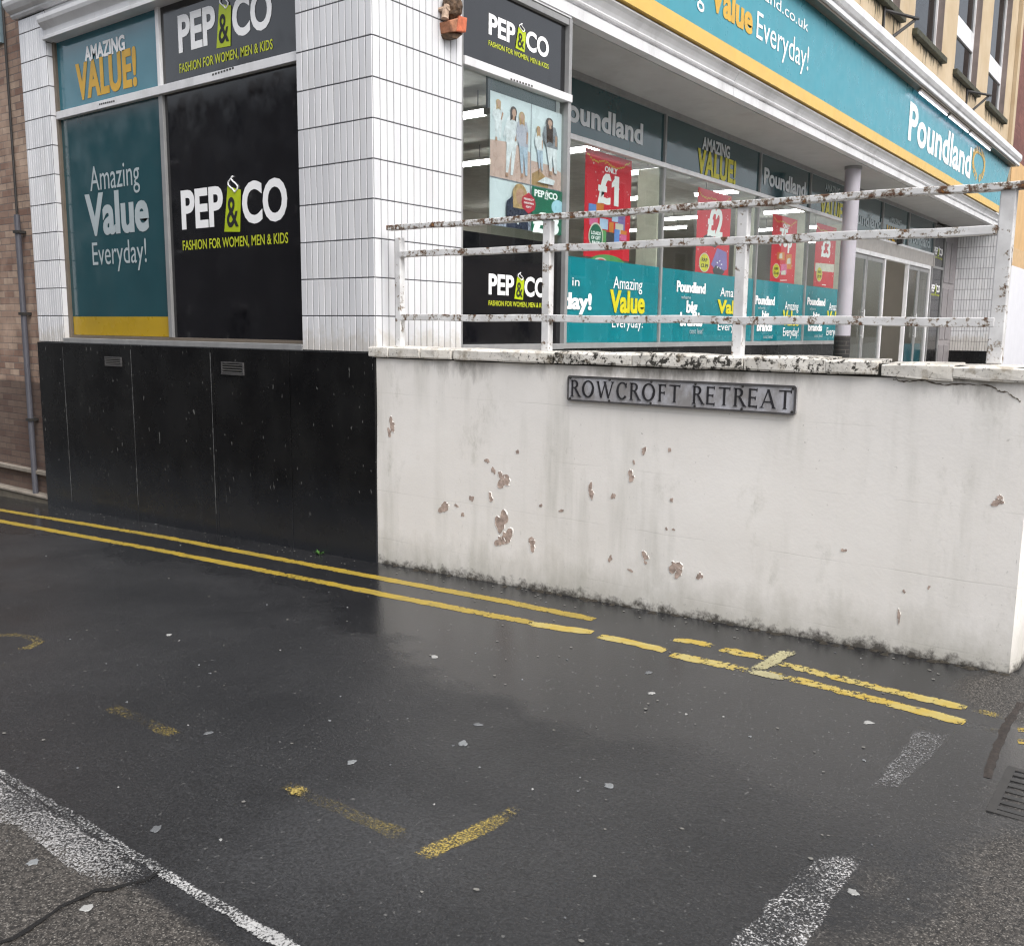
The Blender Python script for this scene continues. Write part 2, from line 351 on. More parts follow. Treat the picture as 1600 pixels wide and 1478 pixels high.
# ------------------------------------------------------------------ lettering
_cap = None
def text_mesh(s, off=0.0, sp=1.0):
    c = bpy.data.curves.new('lettering', 'FONT'); c.body = s; c.offset = off; c.space_character = sp; c.resolution_u = 4
    o = bpy.data.objects.new('lettering', c); COL.objects.link(o)
    dg = bpy.context.evaluated_depsgraph_get(); me = bpy.data.meshes.new_from_object(o.evaluated_get(dg))
    bpy.data.objects.remove(o); bpy.data.curves.remove(c); return me
def cap_h():
    global _cap
    if _cap is None:
        me = text_mesh('H'); _cap = max(v.co.y for v in me.vertices)
    return _cap
def put_text(s, fr, u0, u1, zb, zc, mat, parent, d=.004, off=0.0, name='lettering', sp=1.0, keep=None):
    me = text_mesh(s, min(off, .03), sp); heavy = max(0, off-.03)
    if heavy:                                           # heavier weights: copies set side by side, each a hair behind the last
        bm = bmesh.new(); bm.from_mesh(me); src = list(bm.faces)
        for k, dx in enumerate((-1, 1)):
            r = bmesh.ops.duplicate(bm, geom=src)
            for v in r['geom']:
                if isinstance(v, bmesh.types.BMVert): v.co.x += dx*heavy; v.co.z -= (k+1)*.001
        bm.to_mesh(me); bm.free()
    xs = [v.co.x for v in me.vertices]; a, b = min(xs), max(xs); k = (zc-zb)/cap_h()
    clip = []
    for v in me.vertices:
        v.co = fr.P(u0+(v.co.x-a)/(b-a)*(u1-u0), zb+v.co.y*k, d+v.co.z*.4)
    me.materials.clear()
    return link(name, me, mat, parent)
def px_text(s, fr, bl, br, tl, mat, parent, d=.004, off=0.0, name='lettering', sp=1.0):
    u0, z0 = fr.uv(*bl); u1, z1 = fr.uv(*br); _, zc = fr.uv(*tl); dz = (z0+z1)/2
    return put_text(s, fr, u0, u1, dz, dz+(zc-z0), mat, parent, d, off, name, sp)
def logo(fr, u0, u1, zb, zc, parent, d=.004, tagline=True, tagmat='lime', ampmat='btext'):   # word, bag tag with ampersand, word, tagline
    w = u1-u0; h = zc-zb
    put_text('PEP', fr, u0, u0+.42*w, zb, zc, M['wtext'], parent, d, .035)
    put_text('CO', fr, u0+.60*w, u1, zb, zc, M['wtext'], parent, d, .035)
    a, b = u0+.425*w, u0+.595*w
    t = MB(); t.sheet(fr, [(a, zb-.20*h), (b-.02*w, zb-.24*h), (b, zc-.14*h), (a+.045*w, zc+.0*h)], d+.001); tg = t.build('tag', M[tagmat], parent)
    put_text('&', fr, a+.03*w, b-.03*w, zb-.08*h, zc-.30*h, M[ampmat], tg, d+.003, .012, 'ampersand')
    l = MB(); cx = (a+b)/2+.01*w
    for k in range(2):
        p = [(cx+(-.012 if k else .02)*w+.03*w*math.sin(q*.9+k*1.6), zc-.18*h+.42*h*q/6) for q in range(7)]
        for (x0, y0), (x1, y1) in zip(p, p[1:]): l.tube(fr.P(x0, y0, d+.004), fr.P(x1, y1, d+.004), .0045*w, n=5)
    l.build('string', M['wtext'], tg)
    if tagline: put_text('FASHION FOR WOMEN, MEN & KIDS', fr, u0+.0*w, u1+.0*w, zb-.62*h, zb-.36*h, M['limetext'], parent, d, .014)

# ================================================================== GROUND
def ground_sheet():
    mb = MB(); xs = [-400, -120, -60, -30]+[i*.5 for i in range(-40, 19)]+[15, 30, 60, 120, 400]; ys = [-400, -100, -40, -20]+[i*1.0 for i in range(-12, 13)]+[20, 40, 100, 400]
    vs = [[mb.bm.verts.new((x, y, gz(x))) for y in ys] for x in xs]
    for i in range(len(xs)-1):
        for j in range(len(ys)-1): mb.bm.faces.new((vs[i][j], vs[i+1][j], vs[i+1][j+1], vs[i][j+1]))
    return mb.build('road', M['road'])
road = tag(ground_sheet(), kind='structure')
def gp(p, h=.004): return Vector((p[0], p[1], gz(p[0])+h))
def strip(name, pts, w, mat, h=.0014, jit=.006, seg=.06):
    mb = MB(); L = []
    for a, b in zip(pts, pts[1:]):
        a = Vector((a[0], a[1])); b = Vector((b[0], b[1])); n = max(1, int((b-a).length/seg))
        for i in range(n): L.append(a.lerp(b, i/n))
    L.append(Vector((pts[-1][0], pts[-1][1])))
    lay = mb.bm.loops.layers.float_color.new('fade'); prev = None; N = len(L)
    for i, p in enumerate(L):
        t = (L[min(i+1, N-1)]-L[max(i-1, 0)]).normalized(); n = Vector((-t.y, t.x))
        hw = w/2*(.72 if i in (0, N-1) else 1); end = min(1, min(i, N-1-i)*seg/.05)
        j0, j1 = random.uniform(-jit, jit), random.uniform(-jit, jit)
        row = []
        for q, fd in ((1.15, 0), (.72, 1), (0, 1), (-.72, 1), (-1.15, 0)):
            row.append((mb.bm.verts.new(gp(p+n*(hw*q+(j0 if q > 0 else j1)), h)), fd*end))
        if prev:
            for k in range(4):
                quad = (prev[k], prev[k+1], row[k+1], row[k]); f = mb.bm.faces.new([v for v, _ in quad])
                for l, (_, fd) in zip(f.loops, quad): l[lay] = (fd, fd, fd, 1)
        prev = row
    return mb.build(name, mat, road)
def gpoly(name, pix, mat, h=.0014):
    mb = MB(); lay = mb.bm.loops.layers.float_color.new('fade'); P_ = [gnd(*p) for p in pix]; Q = []
    for a, b in zip(P_, P_[1:]+P_[:1]):
        n = max(1, int((b-a).length/.07))
        for i in range(n): q = a.lerp(b, i/n); Q.append(Vector((q.x+random.uniform(-.012, .012), q.y+random.uniform(-.012, .012))))
    c = sum(Q, Vector((0, 0)))/len(Q); m = len(Q)
    out = [mb.bm.verts.new(gp(q, h)) for q in Q]; inn = [mb.bm.verts.new(gp(c+(q-c)*.80, h)) for q in Q]
    for i in range(m):
        f = mb.bm.faces.new((out[i], out[(i+1) % m], inn[(i+1) % m], inn[i]))
        for l, fd in zip(f.loops, (0, 0, 1, 1)): l[lay] = (fd, fd, fd, 1)
    f = mb.bm.faces.new(inn)
    for l in f.loops: l[lay] = (1, 1, 1, 1)
    return mb.build(name, mat, road)
G = gnd
Y1 = mat_paint('yellow_road_paint', (.36, .25, .03), .33, 40, (.27, .20, .04), 1, fray=.14)
Y2 = mat_paint('worn_yellow_road_paint', (.37, .275, .06), .47, 110, (.34, .26, .08), 4, 2.0, .14, .2)
Y3 = mat_paint('ghost_yellow_road_paint', (.26, .205, .07), .515, 120, None, 6, 2.4, .2, .2)
YP = mat_paint('pale_yellow_road_paint', (.38, .35, .20), .38, 60, (.30, .27, .15), 8, fray=.2)
YC = mat_paint('cracked_yellow_road_paint', (.40, .28, .04), .335, 30, (.40, .34, .13), 9, fray=.12)
W1 = mat_paint('worn_white_road_paint', (.56, .555, .55), .465, 120, None, 11, 1.3, .10, .22)
W2 = mat_paint('ghost_white_road_paint', (.36, .36, .365), .47, 120, None, 13, 1.6, .16, .22)
W3 = mat_paint('speckled_white_band_paint', (.42, .415, .41), .47, 115, None, 18, 1.3, .12, .20)
W0 = mat_paint('white_edge_paint', (.46, .46, .455), .455, 105, None, 15, 2.0, .10, .18)
G = gnd
strip('yellow_line', [G(-120, 777), G(0, 797), G(250, 838), G(450, 876), G(640, 912), G(800, 942), G(928, 968)], .082, Y1)
strip('yellow_line', [G(-120, 794), G(0, 814), G(250, 860), G(450, 899), G(600, 929), G(830, 973)], .082, Y1)
strip('yellow_line', [G(828, 974), G(880, 982), G(926, 988)], .085, YC)
strip('yellow_line', [G(936, 994), G(985, 1003), G(1040, 1017)], .075, YC, jit=.009)
strip('yellow_line', [G(1050, 1022), G(1110, 1035), G(1168, 1047)], .085, YC, jit=.009)
strip('yellow_line', [G(1053, 999), G(1085, 1003), G(1115, 1009)], .065, YC, jit=.009)
strip('yellow_line', [G(1126, 1014), G(1160, 1021), G(1198, 1028)], .085, YC, jit=.009)
strip('yellow_line', [G(1205, 1033), G(1320, 1062), G(1420, 1086), G(1510, 1106)], .075, YC)
strip('yellow_line', [G(1195, 1050), G(1300, 1076), G(1400, 1101), G(1508, 1129)], .075, YC)
strip('yellow_line', [G(1510, 1106), G(1550, 1116), G(1580, 1124)], .07, Y2)
strip('yellow_line', [G(1508, 1129), G(1550, 1141), G(1572, 1147)], .07, Y3)
strip('end_bar', [G(1180, 1047), G(1238, 1016)], .085, YP, .0024, .006); strip('end_bar', [G(1166, 1047), G(1228, 1060)], .078, YP, .0019, .006)
strip('yellow_dash', [G(162, 1101), G(220, 1124), G(280, 1151)], .085, Y2)
strip('yellow_dash', [G(445, 1229), G(540, 1267), G(640, 1312)], .08, Y3)
strip('yellow_dash', [G(445, 1229), G(485, 1243)], .075, Y2, .006)
strip('yellow_dash', [G(650, 1342), G(740, 1300), G(805, 1268)], .085, Y2)
strip('yellow_dash', [G(775, 1282), G(822, 1258)], .075, Y2, .006)
strip('yellow_dash', [G(-60, 1000), G(-20, 993), G(20, 992), G(50, 996), G(62, 1003), G(45, 1012), G(10, 1016)], .07, Y2)
strip('yellow_dash', [G(-10, 1038), G(20, 1043), G(45, 1048)], .06, Y3)
strip('yellow_dash', [G(330, 1458), G(370, 1470)], .09, Y2); strip('yellow_dash', [G(430, 1478), G(470, 1462)], .08, Y2)
strip('yellow_dash', [G(525, 1408), G(552, 1396)], .03, Y2); strip('yellow_dash', [G(1590, 1140), G(1640, 1146)], .05, Y1); strip('yellow_dash', [G(1590, 1158), G(1640, 1164)], .05, Y1)
# white edge line of the lane, and its broad speckled inner part
strip('white_edge_line', [G(-300, 1045), G(0, 1209), G(100, 1268), G(250, 1360), G(445, 1478), G(560, 1548)], .042, W0, .004, .008)
gpoly('white_band', [(-120, 1150), (0, 1215), (90, 1268), (170, 1316), (245, 1362), (275, 1385), (215, 1402), (160, 1396), (95, 1348), (40, 1306), (0, 1292), (-150, 1250)], W3, .006)
gpoly('white_dash', [(1105, 1500), (1150, 1460), (1195, 1410), (1240, 1362), (1290, 1330), (1345, 1330), (1352, 1345), (1310, 1405), (1255, 1500)], W1)
gpoly('white_dash', [(1432, 1136), (1492, 1142), (1450, 1195), (1400, 1240), (1352, 1236), (1400, 1180)], W2)
# crack in the old surface at the corner
CR = plain('crack_filler', (.008, .008, .008), .5)
strip('crack', [G(250, 1365), G(228, 1376), G(200, 1383), G(172, 1392), G(150, 1394), G(120, 1408), G(95, 1420), G(80, 1430), G(60, 1444), G(40, 1456), G(20, 1468), G(-60, 1500)], .014, CR, .0075, .006, .03)

# scraps and gum trodden into the wet road
SP = [(72,869),(76,917),(264,992),(166,1037),(215,1039),(280,1001),(311,1039),(328,1052),(438,1016),(417,945),(514,925),(543,949),(110,999),(532,1088),(282,852),(243,819),(103,803),(678,1026),(816,1062),(1013,1051),(1018,1083),(637,1123),(747,1132),(1072,1116),(723,1161),(853,941),(1054,979),(743,1021),(886,1031),(1357,1129),(1350,1188),(1362,1320),(1333,1394),(1419,1405),(1305,1020),(1345,1029),(1172,1151),(326,1145),(294,1133),(549,1191),(244,1295),(345,1312),(515,1126),(121,1200),(185,1230),(52,1347),(11,1314),(136,1418),(198,1097),(708,1165),(832,1233),(952,1227),(903,1236),(678,1257),(749,1199),(883,1434),(929,1369),(906,1215),(562,924),(1130,1120),(470,1012),(610,1195)]
BIGS = {(264,992):.03,(723,1161):.034,(549,1191):.032,(952,1227):.034,(244,1295):.032,(326,1145):.026,(747,1132):.028,(1333,1394):.026,(1013,1051):.032,(1357,1129):.034,(678,1026):.034,(136,1418):.034,(52,1347):.034,(1018,1083):.034}
SCM = [plain('pale_gum', (.19, .20, .205), .5), plain('grey_gum', (.11, .115, .12), .5), plain('wet_paper', (.30, .30, .29), .5)]
for i, p in enumerate(SP):
    g = G(*p); r = BIGS.get(p, random.uniform(.006, .011))*.55; mb = MB()
    pts = blob(g.x, g.y, r*random.uniform(.9, 1.6), r, 15, .3, random.uniform(0, 3))
    mb.prism([gp(q, .0012) for q in pts], [gp(((q[0]-g.x)*.8+g.x, (q[1]-g.y)*.8+g.y), .0035) for q in pts])
    o = mb.build('litter_scrap', SCM[i % 3])
    tag(o, 'small flattened pale scrap stuck to the wet grey road', 'litter', 'pale scraps dotted over the wet road')
mb = MB()
for i in range(300):
    x = random.uniform(-6, 4.6); y = -random.random()**1.6*3.6-.04; r = random.uniform(.003, .008)
    if random.random() < .3: y = -random.uniform(.02, .25)
    pts = blob(x, y, r*1.3, r, 6, .3); mb.face([gp(q, .004) for q in pts])
tag(mb.build('road_grit', plain('grit', (.17, .165, .15), .8)), kind='stuff')
# small weed at the foot of the black panels
wd = thing('weed', 'small green weed sprouting at the foot of the black panels', 'weed')
c = G(499, 866); mb = MB()
for i in range(16):
    a = random.uniform(0, 6.28); l = random.uniform(.03, .07); b = Vector((c.x, c.y, gz(c.x))); t = b+Vector((math.cos(a)*l, math.sin(a)*l, random.uniform(.015, .05))); s = Vector((-math.sin(a), math.cos(a), 0))*.008
    mb.face([b, (b+t)/2+s, t, (b+t)/2-s])
mb.build('leaf', plain('weed_green', (.06, .16, .03), .5), wd)
mb = MB(); mb.tube((c.x, c.y, gz(c.x)-.005), (c.x, c.y, gz(c.x)+.03), .003, n=6); mb.build('stem', plain('weed_stem', (.06, .1, .03), .5), wd)
# gutter iron and drain at the main-street corner
dr = thing('drain_cover', 'rusty iron drain cover in the gutter at the corner of the lane', 'drain')
mb = MB(); a = (4.72, -1.62); 
for i in range(7): mb.box(a[0]+.03, a[0]+.43, a[1]+.035+i*.055, a[1]+.062+i*.055, gz(4.72)-.02, gz(4.72)+.006)
mb.build('bar', plain('drain_iron', (.032, .031, .030), .45, .1), dr)
mb = MB()
for (x0, x1, y0, y1) in ((0, .46, 0, .03), (0, .46, .415, .445), (0, .03, .03, .415), (.43, .46, .03, .415)): mb.box(a[0]+x0, a[0]+x1, a[1]+y0, a[1]+y1, gz(4.72+x0)-.03, gz(4.72+x0)+.005)
mb.build('frame', plain('drain_frame_iron', (.036, .034, .032), .5, .1), dr)
mb = MB(); pp = [G(1596, 1098), G(1575, 1128), G(1556, 1170), G(1540, 1222)]; prev = None
for p, q in zip(pp, pp[1:]):
    for k in range(8):
        c = p.lerp(q, k/8); w_ = random.uniform(.013, .02); o_ = random.uniform(-.004, .004)
        row = [mb.bm.verts.new(gp((c.x-w_+o_, c.y), .0008)), mb.bm.verts.new(gp((c.x+o_, c.y), random.uniform(.0015, .003))), mb.bm.verts.new(gp((c.x+w_+o_, c.y), .0008))]
        if prev: mb.bm.faces.new((prev[0], prev[1], row[1], row[0])); mb.bm.faces.new((prev[1], prev[2], row[2], row[1]))
        prev = row
tag(mb.build('gutter_channel', plain('rust_brown_iron', (.030, .023, .019), .7, .1, .5, 40)), 'rust brown iron gutter edging set in the road by the drain', 'gutter edging')
GH0 = gz(0)

# ================================================================== RETAINING WALL
wall = thing('retaining_wall', 'low white painted retaining wall with flaking paint under a rusty railing', 'wall')
WX1 = 4.535
mb = MB(); nx, nz = 70, 26
def wy(x, z): return .004*math.sin(x*2.3+z)+.003*math.sin(x*5.1-z*3)+.002*math.sin(z*7)
vs = []
for i in range(nx+1):
    x = WX1*i/nx; zb = gz(x)-.05
    vs.append([mb.bm.verts.new((x, wy(x, zb+(-.23-zb)*j/nz), zb+(-.23-zb)*j/nz)) for j in range(nz+1)])
for i in range(nx):
    for j in range(nz): mb.bm.faces.new((vs[i][j], vs[i+1][j], vs[i+1][j+1], vs[i][j+1]))
# end face and the return along the street side, and the back
e = [v for v in vs[-1]]
b0 = mb.bm.verts.new((WX1+.03, .10, gz(WX1)-.05)); b1 = mb.bm.verts.new((WX1+.02, .10, -.23))
for j in range(nz): pass
e = [mb.bm.verts.new(v.co.copy()) for v in e]; prev = [b0.co.lerp(b1.co, j/nz) for j in range(nz+1)]; pv = [mb.bm.verts.new(p) for p in prev]
for j in range(nz): mb.bm.faces.new((e[j], pv[j], pv[j+1], e[j+1]))
cc = [mb.bm.verts.new((WX1+.03, 14, gz(WX1)-.05)), mb.bm.verts.new((WX1+.02, 14, -.23))]
mb.bm.faces.new((pv[0], cc[0], cc[1], pv[-1]))
mb.build('render_face', M['render'], wall, smooth=True)
M['terr'] = plain('terrace_paving', (.30, .29, .27), .6)
mb = MB(); mb.box(-.98, WX1-.25, .26, 24.2, -1.2, -1.0); tag(mb.build('terrace', M['terr']), kind='structure')
mb = MB(); mb.box(0, WX1-.02, .03, .22, -1.6, -.235); mb.build('wall_core', M['terr'], wall)
# coping blocks
bnd = [574, 604, 606, 653, 656, 702, 707, 862, 864, 985, 987, 1160, 1162, 1290, 1291, 1371, 1378, 1490, 1491, 1612]
fa = FA(-.035)
for k in range(0, len(bnd), 2):
    mb = MB(); x0 = fa.uv(bnd[k], 548)[0]; x1 = fa.uv(bnd[k+1], 562)[0]
    n = max(1, int((x1-x0)/.12)); t = -.137-.012*(k > 14); dz = random.uniform(-.004, .004)
    rr = lambda: random.uniform(-.004, .004)
    prev = None
    for i in range(n+1):
        x = x0+(x1-x0)*i/n; tp = t+dz+rr(); bt = -.222+rr()-(.014 if k > 14 else 0)*(i/n); en = .010 if i in (0, n) else 0
        ring = [mb.bm.verts.new(p) for p in ((x, -.036+rr()+en, bt+.012), (x, -.030+rr()+en, bt), (x, .255, bt), (x, .255, tp), (x, -.022+en, tp-en), (x, -.036+rr()+en, tp-.014))]
        if prev:
            for a in range(6): mb.bm.faces.new((prev[a], prev[(a+1) % 6], ring[(a+1) % 6], ring[a]))
        else: mb.bm.faces.new(ring)
        prev = ring
    mb.bm.faces.new(prev[::-1]); mb.build('coping_block', M['coping'], wall, .003)
mb = MB(); mb.box(0, WX1-.01, .0, .25, -.232, -.16); mb.build('coping_bed', plain('black_mortar', (.03, .028, .024), .9), wall)
# flaked patches: brown undercoat bared where the paint has gone
PE = [(787,752,10,9),(783,744,6,5),(693,793,7,8),(783,815,9,16),(792,838,9,10),(781,846,7,8),(766,777,3,7),(831,852,5,8),(829,843,4,4),(770,735,3,5),(1056,886,9,10),(1060,895,6,7),(1093,900,4,6),(1008,868,5,6),(1009,879,2,3),(953,873,3,5),(923,767,4,11),(986,744,5,8),(990,722,2,3),(1006,704,4,5),(845,790,2,3),(736,779,3,5),(612,664,4,10),(608,676,3,6),(722,804,2,4),(808,706,2,4),(1558,785,8,6),(1563,778,4,5),(1318,860,4,3),(1404,963,2,11),(877,798,4,2),(760,720,3,4),(958,775,3,5),(790,755,3,2),(712,790,3,2),(985,891,4,2),(1412,924,2,3),(1451,918,2,3),(1042,826,2,2),(1053,827,2,2),(1046,703,2,4),(1050,781,2,4)]
mb = MB(); lifted = MB(); fw = FA(-.004)
for (px, py, a, b) in PE:
    u, z = fw.uv(px, py); m = fw.uv(px+a, py)[0]-u; h = z-fw.uv(px, py+b)[1]
    ph = [random.uniform(0, 6.28) for _ in range(6)]; pts = []
    for i in range(30):
        t = 2*math.pi*i/30; k = 1+sum(.40/(j+1)*math.sin((j+2)*t+ph[j]) for j in range(6))*.75
        pts.append((u+m*k*math.cos(t), z+h*k*math.sin(t))); d = .004*0+.0065
    mb.face([Vector((q[0], wy(q[0], q[1])-.0025, q[1])) for q in pts])
    if a*b >= 20:                                        # curled paint standing proud round the larger patches
        W3_ = lambda q, k, d: Vector((u+(q[0]-u)*k, wy(q[0], q[1])-d, z+(q[1]-z)*k))
        for i in range(30):
            if random.random() < .5: continue
            p, q = pts[i], pts[(i+1) % 30]; lifted.prism([W3_(p, .97, .002), W3_(q, .97, .002), W3_(q, 1.07, .0), W3_(p, 1.07, .0)], [W3_(p, .96, .0042), W3_(q, .96, .0042), W3_(q, 1.07, .0010), W3_(p, 1.07, .0010)])
mb.build('flaked_patch', plain('bared_undercoat', (.42, .325, .275), .85, 0, .45, 30), wall)
mb = MB()
for i in range(75):                                   # soil and moss crumbled along the foot
    x = random.uniform(.1, WX1); r = random.uniform(.006, .02); pts = blob(x, -.006-random.random()**2*.05, r*1.8, r, 8, .35)
    mb.prism([gp(q, .0005) for q in pts], [gp(((q[0]-x)*.4+x, q[1]*.6-.002), r*.45) for q in pts])
mb.build('foot_moss', plain('black_moss', (.030, .025, .018), .95, 0, .5, 40), wall)

ck = [(1395, 592), (1412, 597), (1440, 594), (1475, 601), (1515, 600), (1548, 603), (1562, 611), (1574, 612), (1585, 622), (1597, 628)]
mb = MB(); pts = []
for (px, py) in ck: u, z = fw.uv(px, py); pts.append((u, z))
pts = [(u0_+(u1_-u0_)*k/6, z0_+(z1_-z0_)*k/6+random.uniform(-.004, .004)) for (u0_, z0_), (u1_, z1_) in zip(pts, pts[1:]) for k in range(6)]
up = [(u, z+random.uniform(.0005, .0045)) for u, z in pts]; lo = [(u, z-random.uniform(.0005, .0055)) for u, z in pts]
mb.face([Vector((u, wy(u, z)-.003, z)) for u, z in up+lo[::-1]]); mb.build('crack', plain('brown_crack', (.10, .08, .06), .9, 0, .5, 30), wall)
tag(lifted.build('lifted_paint', M['render'], wall), kind='stuff')
# ------------------------------------------------------------------ street name plate
sg = thing('street_sign', 'grey metal street name plate in worn black capitals on the white wall', 'street sign')
g = NG('worn_plate_metal')
c_ = g.mix(g.step(g.noise(6, 6, .65, (1, 1, .6)), .42, .62), (.33, .315, .31), (.58, .58, .62))
c_ = g.mix(g.step(g.noise(40, 4, .6, off=4), .6, .75, 0, .4), c_, (.15, .14, .13)); g.col(c_); g.rough(.5); g.p.inputs['Metallic'].default_value = .25; plate_m = g.m
fs = FA(-.02); c0 = fs.uv(888, 587); c1 = fs.uv(888, 626); c2 = fs.uv(1246, 602); c3 = fs.uv(1246, 649)
u0, u1 = c0[0], c2[0]; zt = (c0[1]+c2[1])/2; zb = (c1[1]+c3[1])/2
def rrect(u0, u1, z0, z1, r, n=5):
    out = []
    for (cx, cz, t) in ((u1-r, z0+r, -90), (u1-r, z1-r, 0), (u0+r, z1-r, 90), (u0+r, z0+r, 180)):
        for i in range(n+1): a = R_(t+90*i/n); out.append((cx+r*math.cos(a), cz+r*math.sin(a)))
    return out
mb = MB(); mb.fpoly(fs, rrect(u0, u1, zb, zt, .018), -.016, .004); mb.build('plate', plate_m, sg)
mb = MB(); o_ = rrect(u0, u1, zb, zt, .018); i_ = rrect(u0+.011, u1-.011, zb+.011, zt-.011, .010)
n = len(o_)
for k in range(n):
    q = [(o_[k], .0035), (o_[(k+1) % n], .0035), (i_[(k+1) % n], .0035), (i_[k], .0035)]
    ra = [fs.P(*p, d) for p, d in q]; rb = [fs.P(p[0], p[1], .010) for p, d in q]; mb.prism(ra, rb)
mb.build('rim', plain('dark_worn_rim', (.10, .095, .095), .5, .3, .3, 12), sg)
# cast serif capitals: each letter a list of strokes in a 0..1 box
def serif_letter(ch):
    T, t, s = .145, .075, .05
    L = {'R': (.72, [('v', .14, 0, 1, T), ('bowl', .14, .5, 1, .62), ('l', .40, .5, .74, 0, T)], [(.14, 0), (.14, 1), (.74, 0)]),
         'O': (.98, [('o', .49, .5, .47, .52)], []), 'C': (.82, [('c', .47, .5, .43, .52)], []),
         'W': (1.28, [('l', .06, 1, .34, 0, T), ('l', .34, 0, .64, 1, t), ('l', .60, 1, .90, 0, T), ('l', .90, 0, 1.22, 1, t)], [(.06, 1), (.62, 1), (1.22, 1)]),
         'F': (.56, [('v', .12, 0, 1, T), ('h', .12, .54, .955, t), ('h', .12, .46, .52, t)], [(.12, 0), (.12, 1)]),
         'T': (.80, [('v', .40, 0, 1, T), ('h', .02, .78, .955, t)], [(.40, 0)]),
         'E': (.62, [('v', .12, 0, 1, T), ('h', .12, .58, .955, t), ('h', .12, .50, .52, t), ('h', .12, .60, .045, t)], []),
         'A': (.88, [('l', .06, 0, .44, 1, t), ('l', .44, 1, .82, 0, T), ('h', .20, .68, .33, t)], [(.06, 0), (.82, 0)])}
    return L[ch]
def serif_text(s, fr, u0, u1, zb, zc, mat, parent):
    word = s; adv = []; tot = 0
    for ch in word:
        w = .62 if ch == ' ' else serif_letter(ch)[0]; adv.append((tot, w)); tot += w+(.0 if ch == ' ' else .20)
    tot -= .2; kx = (u1-u0)/tot; kz = zc-zb
    for ch, (x0, w) in zip(word, adv):
        if ch == ' ': continue
        mb = MB(); dd = [.006]
        X = lambda a: u0+(x0+a)*kx
        Z = lambda b: zb+b*kz
        def q(pts): dd[0] += .00025; mb.fpoly(fr, [(X(a), Z(b)) for a, b in pts], .002, dd[0])
        def ring(cx, cz, ra, rb, a0, a1, n, thick, thin):
            for i in range(n):
                p, r = [R_(a0+(a1-a0)*k/n) for k in (i, i+1)]
                th = lambda v: thin+(thick-thin)*abs(math.cos(v))
                q([(cx+ra*math.cos(p), cz+rb*math.sin(p)), (cx+ra*math.cos(r), cz+rb*math.sin(r)), (cx+(ra-th(r))*math.cos(r), cz+(rb-th(r))*math.sin(r)), (cx+(ra-th(p))*math.cos(p), cz+(rb-th(p))*math.sin(p))])
        _, st, se = serif_letter(ch)
        for k in st:
            if k[0] == 'v': q([(k[1]-k[4]/2, k[2]), (k[1]+k[4]/2, k[2]), (k[1]+k[4]/2, k[3]), (k[1]-k[4]/2, k[3])])
            elif k[0] == 'h': q([(k[1], k[3]-k[4]/2), (k[2], k[3]-k[4]/2), (k[2], k[3]+k[4]/2), (k[1], k[3]+k[4]/2)]); q([(k[2]-.05, k[3]-.11), (k[2], k[3]-.12), (k[2]+.01, k[3]+.08), (k[2]-.05, k[3]+.04)])
            elif k[0] == 'l': q([(k[1]-k[5]/2, k[2]), (k[1]+k[5]/2, k[2]), (k[3]+k[5]/2, k[4]), (k[3]-k[5]/2, k[4])][::1 if k[2] < k[4] else -1])
            elif k[0] == 'o': ring(k[1], k[2], k[3], k[4], 0, 360, 28, .155, .07)
            elif k[0] == 'c': ring(k[1], k[2], k[3], k[4], 42, 318, 22, .155, .07); q([(.74, .70), (.80, .70), (.80, .98), (.75, .92)])
            elif k[0] == 'bowl': 
                cz = (k[2]+k[3])/2; q([(k[1], k[3]-.07), (.34, k[3]-.07), (.34, k[3]), (k[1], k[3])]); q([(k[1], k[2]-.0), (.34, k[2]), (.34, k[2]+.07), (k[1], k[2]+.07)])
                ring(.34, cz, .27, .25, -90, 90, 12, .145, .07)
        for a, b in se:
            e_ = .045 if b == 0 else -.045; q([(a-.14, b), (a+.14, b), (a+.07, b+e_), (a-.07, b+e_)][::1 if b == 0 else -1])
        mb.build('letter', mat, parent)
h_ = zt-zb
serif_text('ROWCROFT RETREAT', fs, u0+.024, u1-.026, zb+.19*h_, zb+.83*h_, plain('worn_black_letter', (.022, .021, .024), .55, 0, .4, 20), sg)
for k in range(6):
    for zz in (zb+.017, zt-.017):
        mb = MB(); u = u0+.022+(u1-u0-.044)*k/5; mb.tube(fs.P(u, zz, .003), fs.P(u, zz, .0115), .0085, .006, 10); mb.build('rivet', M['dark'], sg)

# ================================================================== RAILING
rl = thing('railing', 'white railing with three rusting rails along the top of the wall', 'railing')
fr_ = FA(.07)
def post(pt, pb, w):
    mb = MB(); a = fr_.uv(*pt); b = fr_.uv(*pb); x = (a[0]+b[0])/2
    mb.box(x-w/2, x+w/2, .07-.02, .07+.035, -.145, a[1]); return mb.build('post', M['post'], rl, .006)
post((620, 372), (628, 545), .055); post((855, 345), (855, 550), .062); post((1159, 322), (1156, 555), .066); post((1574, 296), (1556, 575), .072)
def railbar(p0, p1, h, mat, y0, y1):
    a = fr_.uv(*p0); b = fr_.uv(*p1); n = 28; mb = MB(); prev = None
    for i in range(n+1):
        x = a[0]+(b[0]-a[0])*i/n; z = a[1]+(b[1]-a[1])*i/n+.0025*math.sin(i*.9)+random.uniform(-.0012, .0012)
        r = [mb.bm.verts.new(p) for p in ((x, y0, z-h), (x, y1, z-h), (x, y1, z), (x, y0, z))]
        if prev:
            for k in range(4): mb.bm.faces.new((prev[k], prev[(k+1) % 4], r[(k+1) % 4], r[k]))
        else: mb.bm.faces.new(r[::-1])
        prev = r
    mb.bm.faces.new(prev); return mb.build('rail', mat, rl, .005)
railbar((608, 353), (1640, 280), .037, M['toprail'], .035, .105)
railbar((626, 393), (1560, 352), .046, M['rail'], .048, .10)
railbar((626, 491), (1556, 496), .048, M['rail'], .048, .10)

